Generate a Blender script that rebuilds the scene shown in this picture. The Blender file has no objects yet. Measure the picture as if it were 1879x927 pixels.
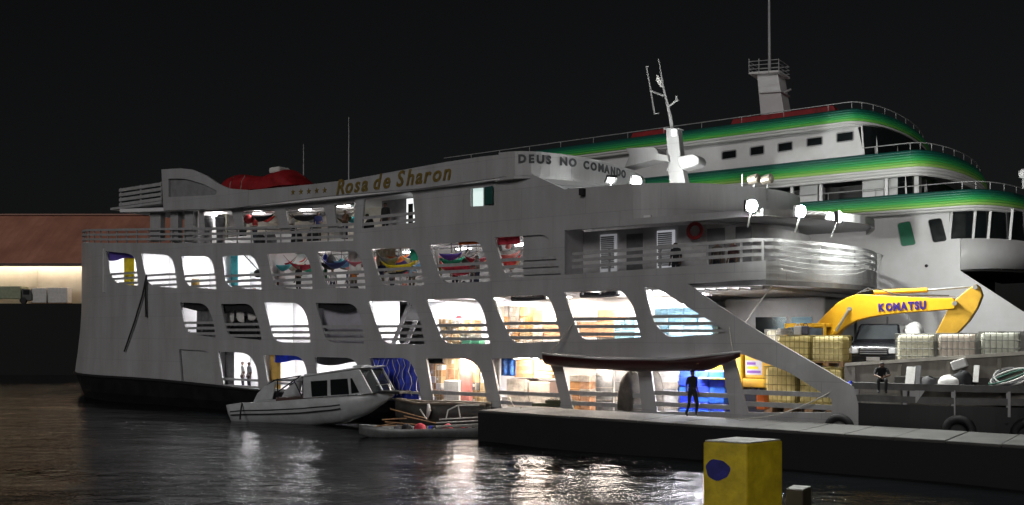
import bpy, bmesh, math, random
from mathutils import Vector, Matrix
from mathutils.geometry import delaunay_2d_cdt
R = random.Random(7)
sc = bpy.context.scene
C = sc.collection

# ---------------------------------------------------------------- camera, sky, sun, exposure
F, CX, HY, ZC = 1700.0, 939.5, 607.0, 4.3
cam = bpy.data.objects.new('camera', bpy.data.cameras.new('camera'))
C.objects.link(cam); sc.camera = cam
cam.location = (0, 0, ZC); cam.rotation_euler = (math.radians(90), 0, 0)
cam.data.sensor_width = 36; cam.data.lens = F * 36 / 1879
cam.data.shift_y = (HY - 463.5) / 1879
cam.data.clip_start = 0.1; cam.data.clip_end = 3000

SUN_FROM = Vector((-0.32, -0.86, 0.36)).normalized()      # the harbour floodlight / moon side
world = bpy.data.worlds.new('World'); sc.world = world; world.use_nodes = True
nt = world.node_tree; bg = nt.nodes['Background']
sky = nt.nodes.new('ShaderNodeTexSky'); sky.sky_type = 'NISHITA'; sky.sun_disc = False
sky.sun_elevation = math.asin(SUN_FROM.z); sky.sun_rotation = math.atan2(SUN_FROM.x, SUN_FROM.y)
hs = nt.nodes.new('ShaderNodeHueSaturation'); hs.inputs['Saturation'].default_value = 0.22
nt.links.new(sky.outputs[0], hs.inputs['Color']); nt.links.new(hs.outputs[0], bg.inputs['Color'])
bg.inputs['Strength'].default_value = 0.0011
sl = bpy.data.lights.new('sun', 'SUN'); sl.energy = 0.68; sl.angle = math.radians(20); sl.color = (1.0, 0.97, 0.95)
so = bpy.data.objects.new('sun', sl); C.objects.link(so)
so.rotation_euler = SUN_FROM.to_track_quat('Z', 'Y').to_euler(); so.location = (-20, -30, 40)
sc.view_settings.view_transform = 'Standard'; sc.view_settings.look = 'None'
sc.view_settings.exposure = 0; sc.view_settings.gamma = 1
sc.render.engine = 'CYCLES'
sc.cycles.use_denoising = True
sc.cycles.max_bounces = 7; sc.cycles.diffuse_bounces = 3; sc.cycles.glossy_bounces = 3
sc.cycles.transparent_max_bounces = 8; sc.cycles.sample_clamp_indirect = 4
sc.cycles.use_light_tree = True

# ---------------------------------------------------------------- the ferry's own axes: u forward, v inboard, w up
K = (CX + 1470) / F; LN = math.hypot(K, 1)
U = (K / LN, -1 / LN); V = (1 / LN, K / LN)
Y0 = F / 42; P0 = ((850 - CX) / F * Y0, Y0); PV = P0[0] * V[0] + P0[1] * V[1]
SA = math.atan2(U[1], U[0])
def S(px, py, v=0.0):
    dx = (px - CX) / F; Y = (v + PV) / (dx * V[0] + V[1]); x = dx * Y - P0[0]; y = Y - P0[1]
    return (x * U[0] + y * U[1], ZC + (HY - py) / F * Y)
def SU(px, v=0.0): return S(px, HY, v)[0]
def I(u, v, w):
    X = P0[0] + u * U[0] + v * V[0]; Y = P0[1] + u * U[1] + v * V[1]
    return (CX + F * X / Y, HY - F * (w - ZC) / Y)
def W(u, v, w): return Vector((P0[0] + u * U[0] + v * V[0], P0[1] + u * U[1] + v * V[1], w))
def G(px, py, z):                      # the point at height z that shows at this pixel
    Y = F * (ZC - z) / (py - HY); return ((px - CX) / F * Y, Y)

# ---------------------------------------------------------------- materials
MATS = {}
def mat(name, col, rough=0.5, metal=0.0, var=0.12, scale=3.0, bump=0.0, streak=False, spec=0.5, coat=0.0):
    if name in MATS: return MATS[name]
    m = bpy.data.materials.new(name); m.use_nodes = True; n = m.node_tree.nodes; l = m.node_tree.links
    b = n['Principled BSDF']; b.inputs['Roughness'].default_value = rough; b.inputs['Metallic'].default_value = metal
    b.inputs['Specular IOR Level'].default_value = spec; b.inputs['Coat Weight'].default_value = coat
    tc = n.new('ShaderNodeTexCoord'); mp = n.new('ShaderNodeMapping')
    mp.inputs['Scale'].default_value = (1, 1, 0.18) if streak else (1, 1, 1)
    l.new(tc.outputs['Object'], mp.inputs[0])
    no = n.new('ShaderNodeTexNoise'); no.inputs['Scale'].default_value = scale; no.inputs['Detail'].default_value = 6
    no.inputs['Roughness'].default_value = 0.65; l.new(mp.outputs[0], no.inputs['Vector'])
    cr = n.new('ShaderNodeValToRGB'); e = cr.color_ramp.elements
    e[0].position = 0.3; e[1].position = 0.72
    d = 1 - 2.2 * var
    e[0].color = (col[0] * d, col[1] * d * 0.98, col[2] * d * 0.95, 1); e[1].color = (min(1, col[0] * (1 + var * .5)), min(1, col[1] * (1 + var * .5)), min(1, col[2] * (1 + var * .5)), 1)
    l.new(no.outputs['Fac'], cr.inputs[0]); l.new(cr.outputs[0], b.inputs['Base Color'])
    mr = n.new('ShaderNodeMapRange'); mr.inputs[3].default_value = max(0.03, rough - .08); mr.inputs[4].default_value = min(1, rough + .15)
    l.new(no.outputs['Fac'], mr.inputs[0]); l.new(mr.outputs[0], b.inputs['Roughness'])
    if bump:
        bp = n.new('ShaderNodeBump'); bp.inputs['Strength'].default_value = bump; bp.inputs['Distance'].default_value = 0.02
        n2 = n.new('ShaderNodeTexNoise'); n2.inputs['Scale'].default_value = scale * 4; n2.inputs['Detail'].default_value = 4
        l.new(tc.outputs['Object'], n2.inputs['Vector']); l.new(n2.outputs['Fac'], bp.inputs['Height']); l.new(bp.outputs[0], b.inputs['Normal'])
    MATS[name] = m; return m
def emit(name, col, strength):
    if name in MATS: return MATS[name]
    m = bpy.data.materials.new(name); m.use_nodes = True; b = m.node_tree.nodes['Principled BSDF']
    b.inputs['Base Color'].default_value = (.8, .8, .8, 1); b.inputs['Emission Color'].default_value = (*col, 1); b.inputs['Emission Strength'].default_value = strength
    MATS[name] = m; return m

def hull_paint(name, col):
    m = mat(name, col, .42, var=.10, scale=.9, streak=True, bump=.12); n = m.node_tree.nodes; l = m.node_tree.links; b = n['Principled BSDF']
    src = b.inputs['Base Color'].links[0].from_socket; tc = n.new('ShaderNodeTexCoord')
    sx = n.new('ShaderNodeSeparateXYZ'); cb = n.new('ShaderNodeCombineXYZ'); l.new(tc.outputs['Object'], sx.inputs[0]); l.new(sx.outputs[0], cb.inputs[0]); l.new(sx.outputs[2], cb.inputs[1])
    br = n.new('ShaderNodeTexBrick'); br.inputs['Scale'].default_value = 1; br.inputs['Brick Width'].default_value = 3.1; br.inputs['Row Height'].default_value = 1.28; br.inputs['Mortar Size'].default_value = .012; br.inputs['Mortar Smooth'].default_value = .6
    br.inputs['Color1'].default_value = (1, 1, 1, 1); br.inputs['Color2'].default_value = (.93, .935, .94, 1); br.inputs['Mortar'].default_value = (.72, .72, .73, 1); l.new(cb.outputs[0], br.inputs['Vector'])
    mx = n.new('ShaderNodeMix'); mx.data_type = 'RGBA'; mx.blend_type = 'MULTIPLY'; mx.inputs[0].default_value = 1; l.new(src, mx.inputs[6]); l.new(br.outputs['Color'], mx.inputs[7])
    mp = n.new('ShaderNodeMapping'); mp.inputs['Scale'].default_value = (3.2, 3.2, .3); l.new(tc.outputs['Object'], mp.inputs[0])
    no = n.new('ShaderNodeTexNoise'); no.inputs['Scale'].default_value = 1.0; no.inputs['Detail'].default_value = 7; no.inputs['Roughness'].default_value = .7; l.new(mp.outputs[0], no.inputs['Vector'])
    mr = n.new('ShaderNodeMapRange'); mr.inputs[1].default_value = .60; mr.inputs[2].default_value = .82; mr.inputs[3].default_value = 0; mr.inputs[4].default_value = .5; l.new(no.outputs['Fac'], mr.inputs[0])
    m2 = n.new('ShaderNodeMix'); m2.data_type = 'RGBA'; l.new(mr.outputs[0], m2.inputs[0]); l.new(mx.outputs[2], m2.inputs[6]); m2.inputs[7].default_value = (.15, .10, .07, 1); l.new(m2.outputs[2], b.inputs['Base Color'])
    nb = n.new('ShaderNodeTexNoise'); nb.inputs['Scale'].default_value = .9; nb.inputs['Detail'].default_value = 2; l.new(tc.outputs['Object'], nb.inputs['Vector'])
    bp = n.new('ShaderNodeBump'); bp.inputs['Strength'].default_value = .35; bp.inputs['Distance'].default_value = .08; l.new(nb.outputs['Fac'], bp.inputs['Height'])
    old = [x for x in n if x.type == 'BUMP' and x != bp][0]; l.new(old.outputs[0], bp.inputs['Normal']); l.new(bp.outputs[0], b.inputs['Normal'])
    return m
HULL = hull_paint('hull_white_paint', (.425, .425, .435)) if True else mat('hull_white_paint', (.405, .405, .415), .42, var=.10, scale=.9, streak=True, bump=.12)
HULLB = mat('hull_black_paint', (.008, .008, .009), .5, var=.25, scale=1.2)
INW = mat('interior_white', (.78, .78, .80), .55, var=.05, scale=1.0)
DECKM = mat('deck_grey_paint', (.22, .22, .23), .6, var=.2, scale=2)
RAILM = mat('rail_white_paint', (.40, .40, .41), .45, var=.12, scale=4)
STEEL = mat('galvanised_steel', (.45, .46, .47), .4, .8, var=.15, scale=6)
BLACK = mat('black_rubber', (.015, .015, .016), .7, var=.3, scale=8, bump=.3)
DARK = mat('dark_cloth', (.02, .02, .025), .85, var=.3, scale=5)
GLASSD = mat('dark_glass', (.01, .013, .014), .06, var=.1, spec=.8)
ROPE = mat('rope', (.42, .40, .36), .85, var=.2, scale=20)
ROPED = mat('dark_rope', (.02, .02, .02), .85, var=.2, scale=20)
CARTON = mat('cardboard', (.44, .27, .13), .8, var=.2, scale=5)
CARTON2 = mat('pale_cardboard', (.55, .40, .22), .8, var=.18, scale=5)
WOOD = mat('wood', (.33, .19, .09), .7, var=.3, scale=6, streak=True)
PALE = mat('shrink_wrap', (.62, .55, .48), .3, var=.25, scale=4, bump=.4)
WRAPG = mat('grey_wrap', (.30, .30, .31), .35, var=.25, scale=4, bump=.4)
YEL = mat('yellow_machine_paint', (.78, .42, .012), .38, var=.08, scale=2, bump=.05)
RED = mat('red_paint', (.36, .015, .02), .5, var=.25, scale=2)
BLUE = mat('blue_plastic', (.02, .05, .62), .4, var=.3, scale=4, bump=.3)
LBLUE = mat('pale_blue_plastic', (.35, .62, .78), .35, var=.25, scale=5, bump=.3)
GREENP = mat('green_fabric', (.02, .42, .25), .7, var=.2, scale=5)
TEAL = mat('teal_curtain', (.10, .52, .58), .7, var=.15, scale=4)
PURP = mat('purple_fabric', (.10, .06, .38), .7, var=.15, scale=4)
YELF = mat('yellow_fabric', (.85, .68, .02), .7, var=.12, scale=4)
REDF = mat('red_fabric', (.55, .03, .06), .7, var=.2, scale=5)
PINK = mat('pink_fabric', (.78, .30, .27), .7, var=.1, scale=4)
PEACH = mat('peach_sack', (.70, .38, .22), .75, var=.25, scale=4, bump=.4)
WHF = mat('white_fabric', (.72, .71, .70), .8, var=.1, scale=4, bump=.3)
GRYF = mat('grey_fabric', (.16, .16, .17), .8, var=.2, scale=4, bump=.3)
BRNF = mat('brown_tarp', (.11, .095, .08), .75, var=.3, scale=2.5, bump=.5)
ORANGE = mat('orange_plastic', (.85, .18, .02), .5, var=.15, scale=5)
GOLD = mat('gold_lettering', (.24, .165, .035), .45, var=.3, scale=5)
BLKL = mat('black_lettering', (.02, .022, .025), .5, var=.2)
IBCM = mat('tank_plastic', (.80, .77, .60), .45, var=.12, scale=2)
IBCY = mat('tank_plastic_yellowed', (.80, .66, .26), .45, var=.14, scale=2)
IBCP = mat('tank_plastic_rosy', (.78, .68, .58), .45, var=.12, scale=2)
CONC = mat('pier_concrete', (.085, .083, .08), .75, var=.25, scale=1.1, bump=.25)
TUBE = emit('lamp_tube_white', (1, .98, 1.0), 280)
TUBEW = emit('lamp_tube_warm', (1, .89, .77), 220)
TUBEM = emit('lamp_tube_cabin', (.98, .98, 1.0), 200)
PTUBE = mat('pale_painted_tube', (.60, .60, .58), .4, var=.15, scale=9)
TUBED = emit('lamp_tube_dim', (1, .97, .94), 38)
FLOODS = emit('floodlight_lens_strong', (.97, 1, .96), 4200)
FLOODM = emit('floodlight_lens', (.97, 1, .95), 2400)

# ---------------------------------------------------------------- mesh builder
class MB:
    def __init__(s): s.v = []; s.f = []; s.m = []
    def add(s, vs, fs, mi=0):
        o = len(s.v); s.v += [tuple(p) for p in vs]
        for f in fs: s.f.append([o + i for i in f]); s.m.append(mi)
        return s
    def box(s, a, b, mi=0, M=None):
        x0, y0, z0 = a; x1, y1, z1 = b
        vs = [(x0,y0,z0),(x1,y0,z0),(x1,y1,z0),(x0,y1,z0),(x0,y0,z1),(x1,y0,z1),(x1,y1,z1),(x0,y1,z1)]
        if M is not None: vs = [M @ Vector(p) for p in vs]
        return s.add(vs, [(0,3,2,1),(4,5,6,7),(0,1,5,4),(1,2,6,5),(2,3,7,6),(3,0,4,7)], mi)
    def bar(s, a, b, wd, ht, mi=0):                   # a rectangular bar between two points
        a = Vector(a); b = Vector(b); d = (b - a); L = d.length; d.normalize()
        up = Vector((0, 0, 1)) if abs(d.z) < .95 else Vector((0, 1, 0))
        sd = d.cross(up).normalized(); up = sd.cross(d)
        M = Matrix((( *d, 0), (*sd, 0), (*up, 0), (0, 0, 0, 1))).transposed(); M.translation = a
        return s.box((0, -wd/2, -ht/2), (L, wd/2, ht/2), mi, M)
    def tube(s, pts, r, n=7, mi=0, closed=False, cap=True):
        pts = [Vector(p) for p in pts]; N = len(pts); rs = r if isinstance(r, (list, tuple)) else [r] * N
        rings = []; prev = None
        for i, p in enumerate(pts):
            t = (pts[(i+1) % N] - pts[i-1]) if closed else (pts[min(i+1, N-1)] - pts[max(i-1, 0)])
            t.normalize()
            if prev is None:
                q = Vector((0, 0, 1)) if abs(t.z) < .9 else Vector((1, 0, 0)); prev = t.cross(q).normalized()
            prev = (prev - t * prev.dot(t)).normalized(); bn = t.cross(prev)
            rings.append([p + (prev * math.cos(2*math.pi*k/n) + bn * math.sin(2*math.pi*k/n)) * rs[i] for k in range(n)])
        fs = []; M = N if closed else N - 1
        for i in range(M):
            j = (i + 1) % N
            for k in range(n): fs.append((i*n+k, i*n+(k+1) % n, j*n+(k+1) % n, j*n+k))
        if cap and not closed: fs += [tuple(range(n))[::-1], tuple((N-1)*n + k for k in range(n))]
        return s.add([p for r_ in rings for p in r_], fs, mi)
    def prism(s, poly, fn, a, b, mi=0):               # poly of (x,y); fn(x,y,d) -> point
        n = len(poly); vs = [fn(x, y, a) for x, y in poly] + [fn(x, y, b) for x, y in poly]
        ar = sum(poly[i][0]*poly[(i+1)%n][1]-poly[(i+1)%n][0]*poly[i][1] for i in range(n))
        fs = [tuple(range(n))[::-1], tuple(range(n, 2*n))] + [(i, (i+1) % n, n+(i+1) % n, n+i) for i in range(n)]
        return s.add(vs, fs, mi)
    def lathe(s, prof, n=16, c=(0, 0, 0), mi=0):      # prof of (radius, z)
        vs = []; fs = []
        for r, z in prof:
            for k in range(n): vs.append((c[0] + r*math.cos(2*math.pi*k/n), c[1] + r*math.sin(2*math.pi*k/n), c[2] + z))
        for i in range(len(prof)-1):
            for k in range(n): fs.append((i*n+k, i*n+(k+1) % n, (i+1)*n+(k+1) % n, (i+1)*n+k))
        fs += [tuple(range(n))[::-1], tuple((len(prof)-1)*n + k for k in range(n))]
        return s.add(vs, fs, mi)
    def grid(s, fn, nu, nv, mi=0):
        vs = [fn(i/nu, j/nv) for i in range(nu+1) for j in range(nv+1)]
        fs = [(i*(nv+1)+j, (i+1)*(nv+1)+j, (i+1)*(nv+1)+j+1, i*(nv+1)+j+1) for i in range(nu) for j in range(nv)]
        return s.add(vs, fs, mi)
    def mesh(s, name, mats, smooth=False):
        me = bpy.data.meshes.new(name); me.from_pydata(s.v, [], s.f)
        for m in (mats if isinstance(mats, (list, tuple)) else [mats]): me.materials.append(m)
        me.polygons.foreach_set('material_index', s.m)
        bm = bmesh.new(); bm.from_mesh(me); bmesh.ops.recalc_face_normals(bm, faces=bm.faces); bm.to_mesh(me); bm.free()
        if smooth: me.polygons.foreach_set('use_smooth', [True]*len(me.polygons))
        me.update(); return me
    def build(s, name, mats, parent=None, smooth=False, bevel=0, solid=0, label=None):
        o = bpy.data.objects.new(name, s.mesh(name, mats, smooth)); C.objects.link(o); o.parent = parent
        if label: o['label'] = label
        if solid:
            md = o.modifiers.new('solid', 'SOLIDIFY'); md.thickness = solid; md.offset = 0
        if bevel:
            md = o.modifiers.new('bevel', 'BEVEL'); md.width = bevel; md.segments = 2; md.limit_method = 'ANGLE'
        return o
def tag(o, label, cat, group=None):
    o['label'] = label; o['category'] = cat
    if group: o['group'] = group
    return o
def thing(name, label, cat, loc=(0, 0, 0), rz=0, group=None):
    o = bpy.data.objects.new(name, None); C.objects.link(o); o.location = loc; o.rotation_euler = (0, 0, rz)
    o.empty_display_size = .2
    return tag(o, label, cat, group)
def sthing(name, label, cat, u, v, w, rz=0, group=None): return thing(name, label, cat, W(u, v, w), SA + rz, group)
def struct(o): o['kind'] = 'structure'; return o
def smooth(me_obj): me_obj.data.polygons.foreach_set('use_smooth', [True]*len(me_obj.data.polygons))

def rpoly(c, n=6):                         # corners (x, y, r) -> rounded polygon
    out = []; N = len(c)
    for i in range(N):
        x, y = c[i][:2]; r = c[i][2] if len(c[i]) > 2 else 0
        if r <= 0: out.append((x, y)); continue
        p = Vector((x, y)); a = Vector(c[i-1][:2]); b = Vector(c[(i+1) % N][:2])
        da = (a - p); db = (b - p); ra = min(r, da.length*.48); rb = min(r, db.length*.48)
        A = p + da.normalized()*ra; B = p + db.normalized()*rb
        for k in range(n+1):
            t = k / n; q = A*(1-t)**2 + p*2*t*(1-t) + B*t*t; out.append((q.x, q.y))
    return out
def inside(p, poly):
    x, y = p; c = False; n = len(poly); j = n - 1
    for i in range(n):
        if (poly[i][1] > y) != (poly[j][1] > y) and x < (poly[j][0]-poly[i][0])*(y-poly[i][1])/(poly[j][1]-poly[i][1]) + poly[i][0]: c = not c
        j = i
    return c
def dens(poly, d):
    out = []
    for i in range(len(poly)):
        a = poly[i]; b = poly[(i+1) % len(poly)]; n = max(1, int(math.hypot(b[0]-a[0], b[1]-a[1]) / d))
        out += [(a[0]+(b[0]-a[0])*k/n, a[1]+(b[1]-a[1])*k/n) for k in range(n)]
    return out
def plate(outer, holes, fn, th, step=1.0, mb=None, mi=0):
    """sheet with openings in the (u,w) plane, thickness th; fn(u,w,d) -> point"""
    outer = dens(outer, step); holes = [dens(h, step) for h in holes]
    vs = []; es = []
    for lp in [outer] + holes:
        o = len(vs); vs += [Vector(p) for p in lp]; es += [(o+i, o+(i+1) % len(lp)) for i in range(len(lp))]
    xs = [p[0] for p in outer]; ys = [p[1] for p in outer]
    x = min(xs) + step*.5
    while x < max(xs):
        y = min(ys) + step*.47
        while y < max(ys):
            if inside((x, y), outer) and not any(inside((x, y), h) for h in holes): vs.append(Vector((x, y)))
            y += step
        x += step
    r = delaunay_2d_cdt(vs, es, [], 0, 1e-5); pv, pf = r[0], r[2]
    tri = []
    for f in pf:
        c = (sum(pv[i].x for i in f)/len(f), sum(pv[i].y for i in f)/len(f))
        if inside(c, outer) and not any(inside(c, h) for h in holes): tri.append(list(f))
    n = len(pv); cnt = {}
    for f in tri:
        for i in range(len(f)):
            a, b = f[i], f[(i+1) % len(f)]; cnt.setdefault((min(a, b), max(a, b)), []).append((a, b))
    fs = [list(f) for f in tri] + [[n+i for i in reversed(f)] for f in tri]
    for k, e in cnt.items():
        if len(e) == 1: a, b = e[0]; fs.append([b, a, n+a, n+b])
    V3 = [fn(p.x, p.y, 0) for p in pv] + [fn(p.x, p.y, th) for p in pv]
    mb = mb or MB(); return mb.add(V3, fs, mi)
def band(path, w0, w1, th, mb=None, mi=0, wf=None):
    """upright plate swept along a plan path of (u,v); th goes to the left of the path"""
    mb = mb or MB(); n = len(path); nr = []
    for i in range(n):
        a = Vector(path[max(i-1, 0)]); b = Vector(path[min(i+1, n-1)]); t = (b - a).normalized(); nr.append(Vector((-t.y, t.x)))
    vs = []
    for i, p in enumerate(path):
        q = Vector(p) + nr[i]*th; z0, z1 = (w0, w1) if wf is None else wf(i, p)
        vs += [(p[0], p[1], z0), (p[0], p[1], z1), (q.x, q.y, z1), (q.x, q.y, z0)]
    fs = []
    for i in range(n-1):
        for k in range(4): fs.append((4*i+k, 4*i+(k+1) % 4, 4*i+4+(k+1) % 4, 4*i+4+k))
    fs += [(0, 1, 2, 3), (4*n-4, 4*n-1, 4*n-2, 4*n-3)]
    return mb.add(vs, fs, mi)
def ellipse(uc, a, vc, b, n=28, t0=0, t1=math.pi):
    return [(uc + a*math.sin(t0+(t1-t0)*i/n), vc - b*math.cos(t0+(t1-t0)*i/n)) for i in range(n+1)]
def span(poly, w):                          # where a level line crosses an opening
    xs = []
    for i in range(len(poly)):
        a = poly[i]; b = poly[(i+1) % len(poly)]
        if (a[1] > w) != (b[1] > w): xs.append(a[0] + (b[0]-a[0])*(w-a[1])/(b[1]-a[1]))
    return (min(xs), max(xs)) if len(xs) > 1 else None
def text_mesh(body, size, shear=0.0, offset=0.0, extrude=0.01, sx=1.0, align='LEFT', space=1.0):
    cu = bpy.data.curves.new('lettering', 'FONT'); cu.body = body; cu.size = size; cu.shear = shear
    cu.offset = offset; cu.extrude = extrude; cu.align_x = align; cu.resolution_u = 3; cu.space_character = space
    o = bpy.data.objects.new('lettering', cu); C.objects.link(o)
    dg = bpy.context.evaluated_depsgraph_get(); me = bpy.data.meshes.new_from_object(o.evaluated_get(dg))
    bpy.data.objects.remove(o); bpy.data.curves.remove(cu)
    for v in me.vertices: v.co.x *= sx
    return me
def letters(body, o, x, size, shear, offset, m, parent, gap=.06, sp=.3, name='letter'):
    """one mesh for each letter, spread evenly from o along x"""
    o = Vector(o); x = Vector(x); L_ = x.length; d = x.normalized(); items = []; pos = 0
    for ch in body:
        if ch == ' ': pos += sp*size; continue
        me = text_mesh(ch, size, shear, offset, .010); lo = min(v.co.x for v in me.vertices); hi = max(v.co.x for v in me.vertices)
        for v in me.vertices: v.co.x -= lo
        items.append((me, pos)); pos += hi - lo + gap*size
    k = L_/(pos - gap*size)
    for me, p in items:
        for v in me.vertices: v.co.x *= k
        place_mesh(name, me, m, parent, frame(o + d*p*k, d, (0, 0, 1)))
def place_mesh(name, me, m, parent, M):
    me.materials.clear(); me.materials.append(m)
    o = bpy.data.objects.new(name, me); C.objects.link(o); o.parent = parent; o.matrix_local = M; return o
def frame(o, x, y):                          # matrix from an origin and two axes
    o = Vector(o); x = Vector(x).normalized(); y = Vector(y); z = x.cross(y).normalized(); y = z.cross(x)
    M = Matrix(((*x, 0), (*y, 0), (*z, 0), (0, 0, 0, 1))).transposed(); M.translation = o; return M
# ================================================================ the setting
# water: one sheet to the horizon, real ripples near by and fine ripples in the material
def water():
    m = bpy.data.materials.new('harbour_water'); m.use_nodes = True; n = m.node_tree.nodes; l = m.node_tree.links
    b = n['Principled BSDF']; b.inputs['Base Color'].default_value = (.006, .007, .008, 1); b.inputs['Roughness'].default_value = .07; b.inputs['IOR'].default_value = 1.33
    b.inputs['Specular IOR Level'].default_value = .5
    tc = n.new('ShaderNodeTexCoord'); mp = n.new('ShaderNodeMapping'); mp.inputs['Scale'].default_value = (.55, 1.0, 1); mp.inputs['Rotation'].default_value = (0, 0, .2)
    l.new(tc.outputs['Object'], mp.inputs[0])
    n1 = n.new('ShaderNodeTexNoise'); n1.inputs['Scale'].default_value = 1.5; n1.inputs['Detail'].default_value = 5; n1.inputs['Roughness'].default_value = .6; n1.inputs['Distortion'].default_value = .4
    n2 = n.new('ShaderNodeTexNoise'); n2.inputs['Scale'].default_value = 7; n2.inputs['Detail'].default_value = 3
    l.new(mp.outputs[0], n1.inputs['Vector']); l.new(mp.outputs[0], n2.inputs['Vector'])
    n3 = n.new('ShaderNodeTexNoise'); n3.inputs['Scale'].default_value = .16; n3.inputs['Detail'].default_value = 3; l.new(mp.outputs[0], n3.inputs['Vector'])
    mq = n.new('ShaderNodeMapRange'); mq.inputs[1].default_value = .38; mq.inputs[2].default_value = .64; mq.inputs[3].default_value = .3; mq.inputs[4].default_value = .6; l.new(n3.outputs['Fac'], mq.inputs[0])
    b1 = n.new('ShaderNodeBump'); l.new(mq.outputs[0], b1.inputs['Strength']); b1.inputs['Distance'].default_value = .22
    b2 = n.new('ShaderNodeBump'); b2.inputs['Strength'].default_value = .45; b2.inputs['Distance'].default_value = .035
    l.new(n1.outputs['Fac'], b1.inputs['Height']); l.new(n2.outputs['Fac'], b2.inputs['Height']); l.new(b1.outputs[0], b2.inputs['Normal']); l.new(b2.outputs[0], b.inputs['Normal'])
    def ax(lo, hi, st, far):
        a = []; x = lo
        while x <= hi: a.append(x); x += st
        k = st; x = hi
        while x < far: k *= 1.5; x += k; a.append(x)
        k = st; x = lo
        while x > -far: k *= 1.5; x -= k; a.insert(0, x)
        return a
    xs = ax(-40, 24, .6, 1800); ys = ax(8, 60, .35, 1800); ph = [R.uniform(0, 6.28) for _ in range(9)]
    def h(x, y):
        z = 0
        for i in range(9):
            an = 1.1 + .35*math.sin(i*2.3); kk = 1.1 + .33*i; z += .016/(1+.2*i)*math.sin(kk*(x*math.cos(an)*.7 + y*math.sin(an)) + ph[i])
        f = 1 if (-40 < x < 24 and 8 < y < 60) else 0
        return z*f
    mb = MB(); ny = len(ys)
    mb.v = [(x, y, h(x, y)) for x in xs for y in ys]
    mb.f = [(i*ny+j, (i+1)*ny+j, (i+1)*ny+j+1, i*ny+j+1) for i in range(len(xs)-1) for j in range(ny-1)]; mb.m = [0]*len(mb.f)
    return struct(mb.build('water', m, smooth=True))
water()

# the far quay wall with the warehouse on it
qy = 90.0; sq = F / qy
def qx(px): return (px - CX) / sq
def qz(py): return ZC + (HY - py) / sq
QT = qz(557)
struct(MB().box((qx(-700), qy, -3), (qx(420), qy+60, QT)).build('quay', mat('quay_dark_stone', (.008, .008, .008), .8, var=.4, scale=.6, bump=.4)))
wh = thing('warehouse', 'long cream warehouse with a brown pitched roof on the far quay', 'warehouse', (qx(-60), qy+3, QT))
def L(px): return qx(px) - qx(-60)
sy = F / (qy + 3)
def wz(py): return ZC + (HY - py)/sy - QT
WALLC = mat('warehouse_cream_wall', (.62, .58, .46), .8, var=.08, scale=.5)
MB().box((L(-420), 0, 0), (L(355), 12, wz(480))).build('wall', WALLC, wh)
RF = mat('warehouse_brown_roof', (.55, .245, .17), .6, var=.16, scale=.35, streak=True)
mb = MB(); x = L(-430); ez = wz(487); rzz = wz(381)
def rib(t): return .025*(1 if math.sin(t*2*math.pi/0.9) > .55 else 0)
x0, x1 = L(-430), L(362); nn = int((x1-x0)/.15)
mb.grid(lambda a, b: (x0+(x1-x0)*a, -1.0 + 7.6*b, ez + (rzz-ez)*b + rib((x1-x0)*a)), nn, 1)
mb.grid(lambda a, b: (x0+(x1-x0)*a, 6.6 + 7.6*b, rzz + (ez-rzz)*b), 40, 1)
roof = mb.build('roof', RF, wh, solid=.04)
MB().bar((x0, 6.6, rzz+.1), (x1, 6.6, rzz+.1), .6, .14).build('ridge_cap', mat('ridge_brown', (.36, .17, .12), .5), roof)
MB().bar((x0, -1.06, ez-.02), (x1, -1.06, ez-.02), .14, .3).build('gutter', mat('gutter_dark', (.05, .03, .025), .5), roof)
for i in range(9):
    xx = L(-380 + i*82); MB().box((xx, -.72, wz(487)+.02), (xx+4.2, -.6, wz(487)+.1)).build('eave_lamp', emit('eave_lamp_warm', (1, .9, .74), 42), wh)
for px in (-330, -200, -80, 34, 120, 205): MB().box((L(px), -.10, 0), (L(px)+.35, 0, wz(486))).build('pilaster', WALLC, wh)
# things parked in front of the warehouse
tr = thing('box_truck', 'pale green box truck at the left edge before the cream warehouse', 'truck', (qx(-42), qy+1.0, QT))
TB = mat('truck_pale_green', (.30, .34, .22), .5, var=.15)
MB().box((0, 0, .5), (3.7, 1.6, 1.72)).build('cargo_box', TB, tr, bevel=.03)
MB().prism([(3.75, .35), (4.75, .35), (4.75, .9), (4.55, 1.45), (3.75, 1.5)], lambda a, b, d: (a, d, b), .1, 1.5).build('cab', mat('truck_cab_dark', (.03, .035, .03), .4), tr, bevel=.03)
MB().box((3.9, .085, .9), (4.5, .098, 1.35)).build('window', GLASSD, tr)
for xx in (.8, 3.9):
    MB().tube([(xx, .02, .32), (xx, .3, .32)], .32, 16).build('wheel', BLACK, tr)
for i, (a, b, hgt) in enumerate(((46, 74, 1.55), (76, 113, 1.6))):
    t = thing('wrapped_pallet', ('narrow' if i == 0 else 'wider') + ' white wrapped pallet load standing before the cream warehouse wall', 'pallet', (qx(a), qy+1.2, QT))
    wd = qx(b) - qx(a)
    MB().box((0, 0, 0), (wd, 1, .12)).build('pallet', WOOD, t)
    MB().box((.03, .03, .12), (wd-.03, .97, hgt)).build('wrapped_load', WHF, t, bevel=.04)

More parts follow.
